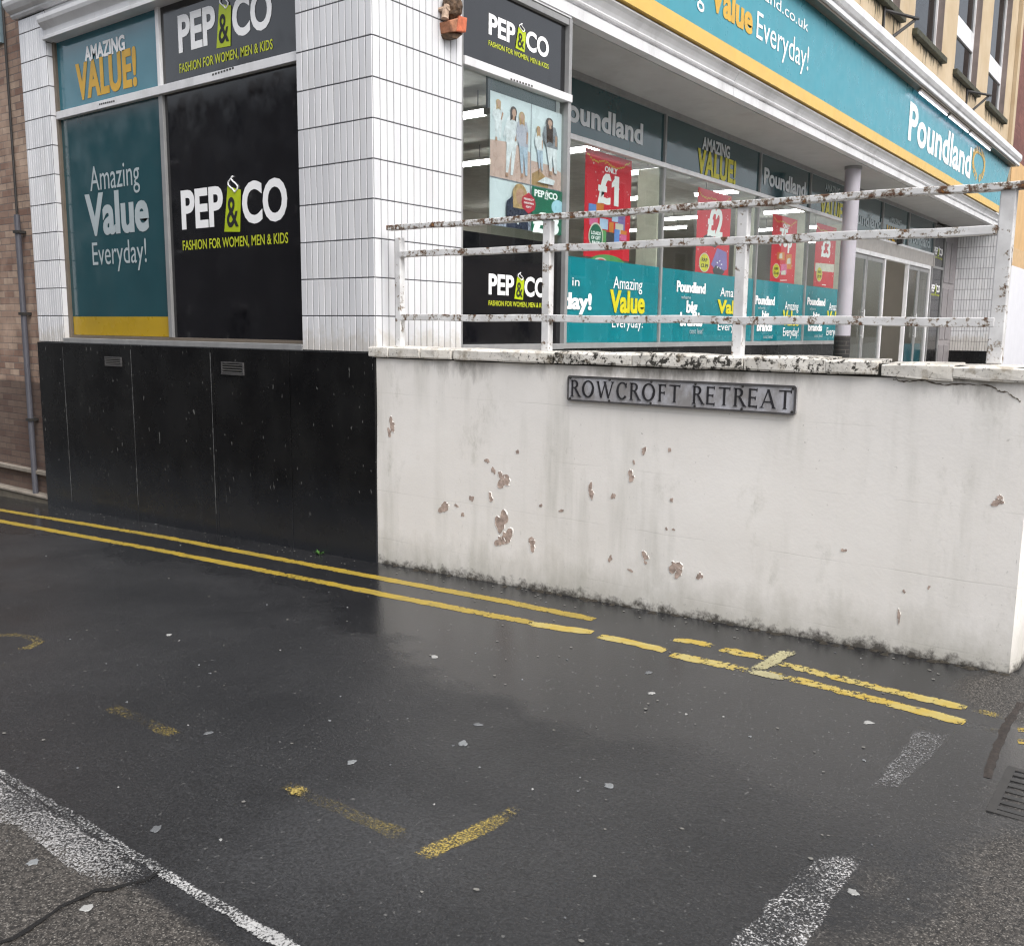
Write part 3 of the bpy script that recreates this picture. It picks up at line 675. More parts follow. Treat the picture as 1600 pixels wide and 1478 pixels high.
# ================================================================== SHOP BUILDING
shop = thing('shop_building', 'corner shop building with white tiled piers, teal signs and honey stone upper floor', 'building')
def tile_field(name, fr, u0, u1, z0, z1, parent, tw, d=.006, th=.2928, zref=.383, anchor='l'):
    mb = MB(); n = max(1, round((u1-u0)/tw)); w = (u1-u0)/n; g_ = .0036
    k0 = math.floor((z0-zref)/th); z = zref+k0*th
    while z < z1:
        za, zc = max(z, z0), min(z+th, z1)
        if zc-za > .02:
            for i in range(n):
                gg = g_ if tw > .05 else .0011; a, b = u0+i*w+gg, u0+(i+1)*w-gg; e_ = .003; t = [random.uniform(-.0006, .0006) for _ in range(4)]; sh = random.uniform(.0, 1)*random.uniform(.5, 1)+.15
                o = [(a, za+g_), (b, za+g_), (b, zc-g_), (a, zc-g_)]; q = [(a+e_, za+g_+e_), (b-e_, za+g_+e_), (b-e_, zc-g_-e_), (a+e_, zc-g_-e_)]
                ra = [fr.P(*p, 0.0005) for p in o]; rb = [fr.P(*p, d+tt) for p, tt in zip(q, t)]
                if isinstance(fr, FB): pass
                mb.prism(ra, rb, sh)
        z += th
    return mb.build(name, M['tile'], parent)
TOPZ = 3.16
PX = -.845                                              # left edge of the corner pier
mb = MB(); mb.fpoly(FA(0), [(PX, -.19), (-.004, -.19), (-.004, TOPZ), (PX, TOPZ)], -.5, 0); mb.build('pier_core', M['grout'], shop)
mb = MB(); mb.box(-.52, 0, .004, 1.025, -.19, TOPZ); mb.build('pier_core', M['grout'], shop)
tile_field('tiled_pier', FA(0), PX, 0.004, -.19, TOPZ, shop, .0715)
tile_field('tiled_pier', FB(0), 0, 1.03, -.19, TOPZ, shop, .0735)
# narrow left pier
PL0, PL1 = -5.235, -4.70
mb = MB(); mb.box(PL0, PL1, .001, .5, -.19, TOPZ+.02); mb.build('pier_core', M['grout'], shop)
tile_field('tiled_pier', FA(0), PL0, PL1, -.19, TOPZ, shop, .0445)
tile_field('tiled_pier', FB(PL1), 0.0, .085, -.19, 2.86, shop, .085)
# black panels of the base
fb_ = FA(0); seams = [PL0-.02] + [fb_.uv(*p)[0] for p in ((107, 640), (213, 660), (337, 690))] + [-2.05, -1.0, .012]
base = MB()
for a, b in zip(seams, seams[1:]):
    zt0 = -.193; base.prism([Vector((a+.004, .12, gz(a)-.06)), Vector((b-.004, .12, gz(b)-.06)), Vector((b-.004, .12, zt0)), Vector((a+.004, .12, zt0))], [Vector((a+.004, -.022, gz(a)-.06)), Vector((b-.004, -.022, gz(b)-.06)), Vector((b-.004, -.022, zt0)), Vector((a+.004, -.022, zt0))])
base.build('black_base', M['black'], shop, .004)
seam_m = plain('dusty_seam_filler', (.11, .11, .11), .7, 0, .5, 20)
for sx_ in seams[1:4]:
    z = -.24; mb = MB()
    while z > gz(sx_)+.25:
        l = random.uniform(.05, .3); w_ = random.uniform(.003, .0085)
        mb.face([Vector((sx_-w_, -.0235, z)), Vector((sx_+w_*.6, -.0235, z)), Vector((sx_+w_*.5, -.0235, z-l)), Vector((sx_-w_*.8, -.0235, z-l))]); z -= l
    mb.build('panel_seam', seam_m, shop)
mb = MB(); mb.box(PL0, 0.0, .06, .3, -2.3, -.2); mb.build('base_core', M['grout'], shop)
for (p, q) in (((165, 557), (191, 573)), ((347, 565), (382, 587))):
    f_ = FA(-.022); a = f_.uv(*p); b = f_.uv(*q); mb = MB(); t = .012
    mb.fbox(f_, a[0], b[0], b[1], b[1]+t, 0, .014); mb.fbox(f_, a[0], b[0], a[1]-t, a[1], 0, .014); mb.fbox(f_, a[0], a[0]+t, b[1]+t, a[1]-t, 0, .013); mb.fbox(f_, b[0]-t, b[0], b[1]+t, a[1]-t, 0, .013)
    v = mb.build('vent_grille', plain('tarnished_vent_metal', (.12, .115, .115), .45, .5, .2, 20), shop); mb = MB(); n = 4
    for i in range(n):
        z = b[1]+t+(a[1]-b[1]-2*t)*(i+.5)/n; mb.prism([f_.P(a[0]+t, z-.012, .002), f_.P(b[0]-t, z-.012, .002), f_.P(b[0]-t, z-.006, .002), f_.P(a[0]+t, z-.006, .002)], [f_.P(a[0]+t, z-.003, .011), f_.P(b[0]-t, z-.003, .011), f_.P(b[0]-t, z+.003, .011), f_.P(a[0]+t, z+.003, .011)])
    mb.build('slat', plain('vent_slat_metal', (.20, .195, .19), .4, .5), v)
# ---- side window frames (lane side)
fwA = FA(.085)
xm = fwA.uv(263, 350)[0]; ztr0 = fwA.uv(280, 140)[1]; xl = PL1+.0; xr = PX+.0
zt_ = fwA.uv(280, 133)[1]; tr_lo, tr_hi = ztr0-.02, ztr0+.055
mb = MB(); mb.box(xl, xr, -.012, .12, -.192, -.142); mb.build('window_sill', M['greytrim'], shop, .004)
fm = MB(); fm.fbox(fwA, xl, xl+.045, -.142, 2.87, -.05, .03); fm.fbox(fwA, xr-.03, xr, -.142, 2.87, -.05, .03); fm.fbox(fwA, xl+.045, xr-.03, -.142, -.112, -.05, .022)
wf = fm.build('window_frame', M['brown'], shop, .003)
mb = MB(); mb.fbox(fwA, xm-.03, xm+.03, -.112, tr_lo, -.04, .028); mb.build('mullion', M['greytrim'], wf, .003)
mb = MB(); mb.fbox(fwA, xm-.025, xm+.022, tr_hi, 2.87, -.04, .03); mb.build('mullion', M['trim'], wf, .003)
mb = MB(); mb.fbox(fwA, xl+.045, xr-.03, tr_lo, tr_hi, -.04, .05); tb = mb.build('transom_bar', M['trim'], wf, .004)
def vents(fr, px, parent, d):
    mb = MB()
    for i in range(8):
        t = i/7; p = (px[0]+(px[2]-px[0])*t, px[1]+(px[3]-px[1])*t); u, z = fr.uv(*p); mb.fbox(fr, u-.012, u+.012, z-.008, z+.008, d-.004, d+.0015)
    mb.build('vent_slot', M['dark'], parent)
vents(FA(.035), (156, 163.5, 178, 158.5), tb, .0); vents(FA(.035), (333, 117, 364, 107), tb, .0)
def board(name, label, fr, u0, u1, z0, z1, mat, cat='sign', d0=-.02, d1=0.0, group=None):
    t = thing(name, label, cat, group); mb = MB(); mb.fbox(fr, u0, u1, z0, z1, d0, d1); mb.build('panel', mat, t); return t
def span(fr, L, Rr, y): return fr.uv(L, y)[0], fr.uv(Rr, y)[0]
# four sign panels filling the lane-side window
s1 = board('window_sign', 'small teal panel reading AMAZING VALUE! above the Amazing Value Everyday panel', fwA, xl+.045, xm-.025, tr_hi, 2.86, M['tealtop'])
px_text('AMAZING', fwA, (133, 98), (196, 78), (132, 76), M['wtext'], s1, .004, .045)
px_text('VALUE!', fwA, (121, 156), (215, 132), (117, 104), M['goldtext'], s1, .004, .052, sp=1.08)
s2 = board('window_sign', 'upper black clothing panel cropped by the photo top, above the transom on the lane side', fwA, xm+.022, xr-.03, tr_hi, 2.86, M['blackvinyl'])
a = fwA.uv(280, 82); b = fwA.uv(426, 47); t_ = fwA.uv(279, 28)
logo(fwA, a[0], b[0], a[1], t_[1], s2)
s3 = board('window_sign', 'tall dark teal panel reading Amazing Value Everyday! with a mustard strip at the foot', fwA, xl+.045, xm-.03, -.112, tr_lo, M['tealpanel'])
zy = fwA.uv(190, 495)[1]; mb = MB(); mb.fbox(fwA, xl+.06, xm-.04, -.108, zy, .0005, .003); mb.build('stripe', M['yellowpanel'], s3)
px_text('Amazing', fwA, (142, 299), (219, 288), (143, 261), M['dimtext'], s3, .004, .0)
px_text('Value', fwA, (136, 368), (234, 357), (134, 308), M['dimtext'], s3, .004, .038)
px_text('Everyday!', fwA, (146, 416), (230, 408), (147, 381), M['dimtext'], s3, .004, .0)
s4 = board('window_sign', 'tall black clothing panel, largest, beside the tall teal panel on the lane side', fwA, xm+.03, xr-.03, -.112, tr_lo, M['blackvinyl'])
a = fwA.uv(285, 357); b = fwA.uv(450, 340); t_ = fwA.uv(284, 301)
logo(fwA, a[0], b[0], a[1], t_[1], s4)
mb = MB(); mb.fbox(fwA, xl+.02, xr-.02, -.13, 2.87, -.04, -.022); mb.build('window_backing', M['dark'], shop)

# ---- street-side display window
fwB = FB(-.05); yb0, yb1 = 1.03, 2.655
bt0, bt1 = 2.165, 2.235
fm = MB(); fm.fbox(fwB, yb0, yb0+.03, -.16, 2.93, -.05, .045); fm.fbox(fwB, yb1-.03, yb1+.02, -.16, 2.92, -.05, .05); fm.fbox(fwB, yb0+.03, yb1-.03, -.19, -.135, -.05, .05); fm.fbox(fwB, yb0+.03, yb1-.03, 2.86, 2.92, -.05, .04)
wf2 = fm.build('window_frame', M['greytrim'], shop, .003)
mb = MB(); mb.fbox(fwB, yb0+.03, yb1+.022, bt0, bt1, -.03, .062); tb2 = mb.build('transom_bar', M['trim'], wf2, .004)
vents(FB(.012), (799, 124.5, 831, 135), tb2, .0)
mb = MB(); mb.fbox(fwB, yb0+.03, yb1-.03, .62, bt0, -.004, .002); mb.build('window_pane', M['glass'], wf2)
s5 = board('window_sign', 'upper black clothing panel on the street side, beside the rusty orange bracket', fwB, yb0+.03, yb1-.03, bt1, 2.86, M['blackvinyl'])
a = fwB.uv(763, 52.5); b = fwB.uv(857, 88); t_ = fwB.uv(763, 22)
logo(fwB, a[0], b[0], a[1], t_[1], s5)
zk = fwB.uv(800, 371)[1]
s6 = board('window_sign', 'lower black clothing panel behind the railing under the photo poster', fwB, yb0+.03, yb1-.03, -.135, zk, M['blackvinyl'])
a = fwB.uv(763, 458); b = fwB.uv(853, 465); t_ = fwB.uv(763, 428)
logo(fwB, a[0], b[0], (a[1]+b[1])/2, t_[1]-(a[1]-b[1])/2, s6)
# side pane of the display box and plinths
mb = MB(); mb.box(-.95, -.06, yb1-.012, yb1-.004, -.13, 2.9); mb.build('window_pane', M['glass'], shop)
mb = MB(); mb.box(-1.0, -.055, yb1+.02, yb1+.024, -1.0, -.16); mb.build('black_base', M['black'], shop)
mb = MB(); mb.box(-.5, -.02, 1.025, yb1+.02, -1.0, -.19); mb.build('black_base', M['black'], shop)
# photo poster inside the glass
fp = FB(-.075)
def P(*q): return [fp.uv(*p) for p in q]
po = thing('photo_poster', 'clothing photo poster with four pictures hung inside the display window', 'poster')
mb = MB(); a = fp.uv(768, 142); b = fp.uv(879, 182); c1 = fp.uv(763, 351); c2 = fp.uv(872, 371)
pu0, pu1 = (a[0]+c1[0])/2, (b[0]+c2[0])/2+.02; pz1 = a[1]; pz0 = c1[1]; ux = pu0+.54*(pu1-pu0); zs = pz0+.36*(pz1-pz0)
mb.fbox(fp, pu0, pu1, pz0, pz1, -.002, 0); mb.build('sheet', plain('pale_photo_sky', (.56, .62, .66), .3, 0, .12, 2), po)
def U(a): return pu0+a*(pu1-pu0)
def Zz(a): return pz0+a*(pz1-pz0)
_pd = [.001]
def flat(name, pts, mat):
    _pd[0] += .0003; mb = MB(); mb.sheet(fp, [(U(a), Zz(b)) for a, b in pts], _pd[0]); return mb.build(name, mat, po)
skin = plain('print_skin', (.42, .25, .18), .3); sand = plain('print_pink_sand', (.52, .37, .33), .3, 0, .15, 8); pale = plain('print_pale_cloth', (.62, .64, .68), .3, 0, .2, 20); grey = plain('print_grey_cloth', (.20, .21, .24), .3, 0, .3, 20); hair = plain('print_dark_hair', (.05, .03, .025), .3); blond = plain('print_blond_hair', (.42, .28, .14), .3, 0, .3, 20); navy = plain('print_navy_cloth', (.03, .035, .06), .3, 0, .5, 30); jean = plain('print_pale_jean', (.38, .45, .55), .3, 0, .2, 20); wood = plain('print_wood', (.36, .23, .11), .3)
flat('print_ground', [(0, .37), (.535, .37), (.535, .62), (.3, .66), (0, .64)], sand); flat('print_ground', [(.545, .37), (1, .37), (1, .52), (.8, .56), (.545, .56)], sand)
flat('print_ground', [(.56, .37), (.80, .37), (.78, .45), (.66, .50), (.56, .46)], wood)
flat('print_edge', [(.535, 0), (.545, 0), (.545, 1), (.535, 1)], grey); flat('print_edge', [(0, .36), (1, .36), (1, .37), (0, .37)], grey)
def fig(cx, head, foot, w, top, legs, hr, lean=0.0, hairlen=.05):
    H = head-foot
    flat('print_figure', [(cx-.30*w+lean*.2, foot+.50*H), (cx+.32*w+lean*.2, foot+.50*H), (cx+.20*w-lean, foot), (cx+.06*w-lean, foot), (cx+.02*w, foot+.36*H), (cx-.10*w-lean, foot+.01), (cx-.22*w-lean, foot+.01)], legs)
    flat('print_figure', [(cx-.32*w, foot+.46*H), (cx+.34*w, foot+.46*H), (cx+.44*w+lean, foot+.70*H), (cx+.30*w+lean, foot+.86*H), (cx-.24*w+lean, foot+.86*H), (cx-.42*w+lean, foot+.68*H)], top)
    flat('print_figure', [(cx-.5*w, foot+.55*H), (cx-.40*w, foot+.52*H), (cx-.24*w+lean, foot+.84*H), (cx-.34*w+lean, foot+.82*H)], top)
    flat('print_figure', ell(cx+lean*1.3, head-.065*H, .20*w, .075*H, 16), hr); flat('print_figure', [(cx-.19*w+lean*1.3, head-.06*H), (cx+.19*w+lean*1.3, head-.06*H), (cx+.16*w+lean, head-hairlen-.09*H), (cx+.05*w+lean, head-hairlen-.06*H), (cx-.05*w+lean, head-hairlen-.06*H), (cx-.18*w+lean, head-hairlen-.1*H)], hr)
    flat('print_figure', [(cx-.05*w+lean, head-.19*H), (cx+.07*w+lean, head-.19*H), (cx+.06*w+lean*1.3, head-.12*H), (cx-.04*w+lean*1.3, head-.12*H)], skin); flat('print_figure', ell(cx+lean*1.3+.02*w, head-.082*H, .125*w, .058*H, 14), skin); flat('print_figure', [(cx+.40*w+lean, foot+.69*H), (cx+.30*w+lean, foot+.72*H), (cx+.18*w, foot+.52*H), (cx+.26*w, foot+.50*H)], skin)
    flat('print_figure', [(cx-.22*w-lean, foot+.01), (cx-.10*w-lean, foot+.01), (cx-.08*w-lean, foot-.02), (cx-.26*w-lean, foot-.02)], skin)
fig(.10, .95, .66, .16, pale, pale, blond); fig(.27, .93, .41, .22, pale, pale, hair, .02, .06); fig(.43, .91, .43, .20, plain('print_lilac_cloth', (.42, .42, .50), .3), jean, blond, -.02, .06)
fig(.66, .84, .50, .14, pale, jean, blond, -.02); fig(.83, .93, .50, .26, grey, pale, hair, -.03, .16)
flat('print_figure', [(.62, .40), (.86, .40), (.88, .44), (.74, .455)], pale)
flat('print_ground', [(0, 0), (.535, 0), (.535, .06), (0, .05)], plain('print_plaid', (.24, .26, .33), .3, 0, .8, 40))
flat('print_figure', [(.20, .0), (.50, .0), (.50, .20), (.42, .25), (.28, .25), (.20, .2)], navy); flat('print_figure', ell(.38, .27, .10, .085, 16), blond); flat('print_figure', [(.29, .16), (.46, .16), (.47, .28), (.28, .28)], blond); flat('print_figure', ell(.385, .255, .06, .062, 16), skin); flat('print_figure', [(.30, .06), (.34, .11), (.38, .06), (.40, .11), (.36, .03)], pale)
flat('price_panel', [(.545, 0), (1, 0), (1, .36), (.545, .36)], M['darkgreen'])
logo(fp, U(.58), U(.92), Zz(.285), Zz(.335), po, _pd[0]+.001, False, 'wtext', 'darkgreen')
put_text('£8', fp, U(.56), U(.95), Zz(.0)+.0, Zz(.155), M['wtext'], po, _pd[0]+.001, .07)
hx = [(.50+.10*math.cos(R_(a)), .215+(.085 if i % 2 == 0 else .07)*math.sin(R_(a))) for i, a in enumerate(range(30, 390, 30))]
flat('badge', hx, plain('badge_red', (.42, .03, .05), .35)); _pd[0] += .001
for i, w_ in enumerate(('PERFECT', 'CHRISTMAS', 'GIFT')): put_text(w_, fp, U(.43+.03*(i == 2)), U(.57-.03*(i == 2)), Zz(.238-.03*i), Zz(.252-.03*i), M['wtext'], po, _pd[0]+.001, .02)
flat('round_sticker', ell(.93, .225, .10, .062, 22), plain('sticker_blue', (.34, .55, .66), .3)); 

# ---- cornice, soffit
def sweep(prof, path):                                   # prof (d,z) swept along frame points [(pos, normal_x, normal_y)]
    mb = MB(); prev = None
    for (x, y, nx_, ny_) in path:
        r = [mb.bm.verts.new((x+d*nx_, y+d*ny_, z)) for d, z in prof]
        if prev:
            for k in range(len(r)): mb.bm.faces.new((prev[k], prev[(k+1) % len(r)], r[(k+1) % len(r)], r[k]))
        else: mb.bm.faces.new(r)
        prev = r
    mb.bm.faces.new(prev[::-1]); return mb
CORN = [(-.1, 2.945), (.008, 2.945), (.012, 3.045), (-.012, 3.052), (-.012, 3.072), (.022, 3.078), (.030, 3.095), (.022, 3.112), (.014, 3.116), (.030, 3.15), (.060, 3.195), (.095, 3.222), (.095, 3.236), (.055, 3.24), (.055, 3.275), (-.1, 3.275)]
YE = 24.35
yj = un(1152, 120, 0, .05).y
sweep(CORN, [(0, -.02+.02, 1, -1), (0, yj-.006, 1, 0)]).build('cornice', M['trim'], shop)
sweep(CORN, [(0, yj+.006, 1, 0), (0, YE, 1, 0)]).build('cornice', M['trim'], shop)
CORA = [(-.1, TOPZ+.01), (.03, TOPZ+.01), (.05, 3.19), (.05, 3.21), (.09, 3.23), (.12, 3.27), (.13, 3.30), (.13, 3.33), (.05, 3.34), (.05, 3.9), (-.1, 3.9)]
sweep(CORA, [(-5.30, 0, 0, -1), (-.02, 0, 0, -1)]).build('cornice', M['trim'], shop)
mb = MB()
CW = [(-.1, 2.86), (.045, 2.865), (.045, 2.895), (.02, 2.91), (.02, 2.965), (.035, 2.98), (.075, 3.02), (.085, 3.05), (.085, 3.085), (.0, 3.09), (.0, 3.165), (-.1, 3.165)]
sweep(CW, [(PL1+.002, 0, 0, -1), (PX, 0, 0, -1)]).build('window_head', M['trim'], shop, .003)
mb = MB(); mb.box(-1.05, -.1, 2.66, YE, 2.935, 3.0); mb.build('soffit', M['soffit'], shop)
mb = MB(); mb.box(-.9, -.0015, yb0, 2.66, 2.925, 3.0); mb.build('soffit', M['trim'], shop)

# ---- recessed street front
RX = -1.0; fR = FB(RX)
mul = [fR.uv(*p)[0] for p in ((1039, 200), (1188, 250), (1266, 290))]
yA = 2.62; y4 = 14.35
colsY = [yA] + mul + [y4]
tz0, tz1 = 2.175, 2.235
fm = MB(); fm.fbox(fR, yA, y4, -.22, -.155, -.06, .03); fm.fbox(fR, yA, 21.5, 2.86, 2.934, -.06, .035)
sf = fm.build('shopfront_frame', M['greytrim'], shop, .003)
mb = MB(); mb.fbox(fR, yA, y4, tz0, tz1, -.05, .04); mb.build('transom_bar', M['trim'], sf, .003)
for y in mul+[y4]:
    mb = MB(); mb.fbox(fR, y-.022, y+.022, -.155, 2.86, -.04, .028); mb.build('mullion', M['greytrim'], sf, .003)
    mb = MB(); mb.fbox(fR, y-.05, y+.02, -.155, tz0, -.36, -.045); mb.build('inner_post', M['cream'], sf)
mb = MB(); mb.fbox(fR, yA, y4, -1.0, -.222, -.05, .018); mb.build('black_base', M['black'], shop)
for a, b in zip(colsY, colsY[1:]):
    mb = MB(); mb.fbox(fR, a+.022, b-.022, -.155, tz0, -.004, .002); mb.build('window_pane', M['glass'], sf)
zbT = fR.uv(1040, 419)[1]
WN = ['wide', 'second', 'third', 'fourth']
def tri(fr, u0, u1, zb, k, yellow, parent, first):        # three-line slogan blocks of the window band
    pass
bandm = M['tealvinyl']
bl = ['teal vinyl band cut short by the display window, nearest the tiled pier', 'teal vinyl band right of the Pop in today band, behind the railing post', 'narrow teal vinyl band between the railing post and the next mullion', 'teal vinyl band ending behind the round column']
bands = []
for k, (a, b) in enumerate(zip(colsY, colsY[1:])):
    bands.append(board('window_band', ['teal window band cut off to read lay! and Amazing Value Everyday', 'teal window band partly behind the middle railing post', 'narrower teal window band just past the middle railing post', 'teal window band ending behind the lilac round column'][k], fR, a+.022, b-.022, -.150, zbT, bandm, 'window sign', -.012, -.006, 'teal slogan bands along the shop window'))
dB = .0035
def L3(k, lines):
    for (s, bl_, br_, tl_, mat, off) in lines: px_text(s, fR, bl_, br_, tl_, mat, bands[k], dB, off)
WT, YT = M['wtext'], M['ytext']
L3(0, [('Pop in', (858, 444), (905, 447), (858, 430), WT, 0), ('today!', (850, 481), (924, 483), (850, 456), WT, .046), ('Amazing', (958, 450), (1003, 455), (958, 431), WT, 0), ('Value', (952, 488), (1007, 488), (952, 455), YT, .046), ('Everyday!', (956, 512), (1004, 512), (956, 495), WT, 0)])
L3(1, [('Poundland', (1057, 455), (1102, 459), (1057, 439), WT, .05), ('where', (1064, 467), (1079, 468), (1064, 461), M['dimtext'], 0), ('big', (1072, 488), (1089, 489), (1072, 470), WT, .046), ('brands', (1062, 509), (1097, 509), (1062, 489), WT, .05), ('cost less!', (1077, 521.5), (1098, 521.5), (1077, 513), M['dimtext'], 0),
       ('Amazing', (1125, 463), (1162, 466), (1125, 449), WT, 0), ('Value', (1120, 490), (1166, 490), (1120, 470), YT, .046), ('Everyday!', (1121, 517), (1164, 516), (1121, 505), WT, 0)])
L3(2, [('Poundland', (1180, 475), (1210, 477), (1180, 462), WT, .05), ('where', (1184, 483), (1195, 484), (1184, 478), M['dimtext'], 0), ('big', (1190, 497), (1201, 497), (1190, 486), WT, .046), ('brands', (1182, 517), (1206, 517), (1182, 504), WT, .05), ('cost less!', (1192, 529), (1207, 529), (1192, 523), M['dimtext'], 0),
       ('Amazing', (1226, 484), (1247, 485), (1226, 471), WT, 0), ('Value', (1222, 508), (1248, 508), (1222, 486), YT, .046), ('Everyday!', (1223, 525), (1247, 525), (1223, 512), WT, 0)])
L3(3, [('Poundland', (1261, 476), (1289, 478), (1261, 465), WT, .05), ('where', (1265, 485), (1274, 485), (1265, 480), M['dimtext'], 0), ('big', (1270, 497), (1280, 497), (1270, 488), WT, .046), ('brands', (1262, 517), (1284, 517), (1262, 506), WT, .05), ('cost less!', (1272, 527), (1285, 527), (1272, 522), M['dimtext'], 0),
       ('Amazing', (1295, 485), (1312, 486), (1295, 473), WT, 0), ('Value', (1291, 506), (1316, 506), (1291, 487), YT, .046), ('Everyday!', (1291, 524), (1312, 524), (1291, 512), WT, 0)])
# transom signs
TL = ['teal transom sign above the £1 poster, its first letter hidden by the window corner', 'teal transom sign reading AMAZING VALUE! above the £2 poster', 'teal transom sign above the 75p poster', 'teal transom sign reading VALUE! against the round column']
for k, (a, b) in enumerate(zip(colsY, colsY[1:])):
    t = board('transom_sign', TL[k], fR, a+.022, b-.022, tz1, 2.86, M['tealtransom'], 'sign', -.03, -.004, 'teal transom signs over the shop windows')
    if k == 0: px_text('Poundland', fR, (868, 186), (1004, 222), (866, 150), M['midtext'], t, .003, .03)
    if k == 1: px_text('AMAZING', fR, (1097, 234), (1140, 247), (1097, 215), M['midtext'], t, .003, .04); px_text('VALUE!', fR, (1089, 270), (1149, 286), (1087, 233), M['ytext'], t, .003, .048, sp=1.08)
    if k == 2: px_text('Poundland', fR, (1193, 290), (1258, 306), (1193, 265), M['midtext'], t, .003, .03)
    if k == 3: px_text('AMAZING', fR, (1289, 299), (1312, 305), (1289, 288), M['dimtext'], t, .003, .04); px_text('VALUE!', fR, (1281, 335), (1318, 346), (1281, 308), M['ytext'], t, .003, .048, sp=1.08)
# posters hung behind the glass
fq = FB(RX-.06)
def poster(name, label, tl, tr, bl_, price, only, extra):
    t = thing(name, label, 'poster', 'red price posters hung in the shop window'); a = fq.uv(*tl); b = fq.uv(*tr); c = fq.uv(*bl_)
    u0 = (a[0]+c[0])/2; u1 = b[0]-(a[0]-u0); z1 = (a[1]+b[1])/2; z0 = c[1]
    mb = MB(); mb.fbox(fq, u0, u1, z0, z1, -.003, 0); mb.build('sheet', M['red'], t)
    w, h = u1-u0, z1-z0; X = lambda q: u0+q*w; Z = lambda q: z0+q*h
    mb = MB()
    for i in range(60):
        q = i/60; u = X(.03+.94*q); zz = Z(.955-.10*math.sin(q*3.14)*.6-.02*math.sin(q*11)+random.uniform(-.012, .012)); r = .008*w
        mb.sheet(fq, [(u-r, zz-r), (u+r, zz-r), (u+r, zz+r), (u-r, zz+r)], .0015)
    mb.build('gold_garland', M['goldtext'], t)
    mb = MB()
    for i in range(26):
        u = X(random.uniform(.04, .96)); zz = Z(random.uniform(.05, .9)); r = .012*w*random.uniform(.5, 1.2); mb.sheet(fq, ell(u, zz, r, r, 6), .0012)
    mb.build('snow_dot', plain('snow_print', (.72, .45, .46), .4), t)
    if only: put_text('ONLY', fq, X(only[0]), X(only[1]), Z(only[2]), Z(only[3]), WT, t, .003, .05)
    put_text(price[0], fq, X(price[1]), X(price[2]), Z(price[3]), Z(price[4]), WT, t, .003, .055, sp=1.05)
    if price[0] == '£1':
        c = [(.555, .735), (.635, .80), (.70, .80), (.70, .70), (.66, .70), (.66, .725), (.555, .69)]; m_ = MB(); m_.sheet(fq, [(X(a), Z(b)) for a, b in c], .0045); m_.build('lettering', WT, t)
    extra(t, X, Z, w, h); return t
def pp_(t, name, pts, X, Z, mat, d): mb = MB(); mb.sheet(fq, [(X(a), Z(b)) for a, b in pts], d); return mb.build(name, mat, t)
PC = [plain('print_'+n, c, .4) for n, c in (('blue', (.12, .25, .60)), ('sky', (.40, .52, .70)), ('pink', (.62, .12, .28)), ('charcoal', (.05, .05, .06)), ('cream', (.62, .58, .50)), ('orange', (.62, .20, .03)), ('violet', (.22, .16, .40)), ('leaf', (.10, .32, .10)))]
def ex1(t, X, Z, w, h):
    for i, (x0, x1, y0, y1, m) in enumerate(((.08,.24,.36,.50,0),(.24,.40,.44,.52,5),(.42,.58,.40,.46,3),(.58,.72,.37,.46,1),(.72,.88,.30,.48,6),(.32,.50,.28,.38,1),(.10,.28,.30,.37,2),(.66,.84,.26,.36,4),(.42,.66,.12,.26,3),(.64,.76,.12,.30,0),(.76,.92,.12,.19,1),(.78,.92,.20,.26,2),(.78,.92,.26,.30,5),(.36,.46,.11,.27,7),(.52,.62,.26,.36,5))):
        pp_(t, 'printed_goods', [(x0, y0), (x1, y0), (x1, y1), (x0, y1)], X, Z, PC[m], .002+i*.0002)
    pp_(t, 'badge_ring', ell(.24, .20, .155, .13), X, Z, PC[4], .006); pp_(t, 'badge', ell(.24, .20, .135, .115), X, Z, M['darkgreen'], .0068)
    for i, s in enumerate(('LOADS', 'OF GIFT', 'BAGS')): put_text(s, fq, X(.14+.02*(i == 2)), X(.34-.02*(i == 2)), Z(.215-.045*i), Z(.245-.045*i), WT, t, .0075, .04)
    pp_(t, 'print_melon', ell(.52, -.06, .42, .10), X, Z, PC[7], .002); pp_(t, 'print_melon', ell(.36, -.035, .14, .04), X, Z, PC[4], .003); pp_(t, 'print_melon', ell(.37, -.035, .09, .028), X, Z, M['red'], .004)
def exy(x, y, a, b, l1, l2):
    def f(t, X, Z, w, h):
        pp_(t, 'badge_ring', ell(x, y, a*1.12, b*1.12), X, Z, PC[4], .005); pp_(t, 'badge', ell(x, y, a, b), X, Z, M['ytext'], .0058)
        put_text(l1, fq, X(x-a*.6), X(x+a*.6), Z(y+.12*b), Z(y+.5*b), M['btext'], t, .0065, .03); put_text(l2, fq, X(x-a*.75), X(x+a*.75), Z(y-.55*b), Z(y-.15*b), M['btext'], t, .0065, .03)
    return f
def ex2(t, X, Z, w, h):
    pp_(t, 'printed_goods', [(.20, .47), (.30, .50), (.62, .47), (.66, .40), (.55, .36), (.22, .40)], X, Z, PC[3], .002); pp_(t, 'printed_goods', [(.45, .16), (.62, .36), (.92, .33), (.95, .13), (.70, .06)], X, Z, PC[6], .0024); pp_(t, 'printed_goods', [(.50, .10), (.60, .16), (.88, .10), (.80, .05), (.58, .03)], X, Z, PC[3], .0028)
    o_, i_ = ell(.70, .17, .09, .055, 20), ell(.70, .17, .05, .033, 20)
    for k in range(20): pp_(t, 'printed_ring', [o_[k], o_[(k+1) % 20], i_[(k+1) % 20], i_[k]], X, Z, WT, .0034) if k % 4 == 0 else None
    pp_(t, 'small_print', [(.42, .015), (.66, .012), (.66, .028), (.42, .031)], X, Z, WT, .002)
    exy(.25, .17, .14, .10, 'RRP', '£3.99')(t, X, Z, w, h)
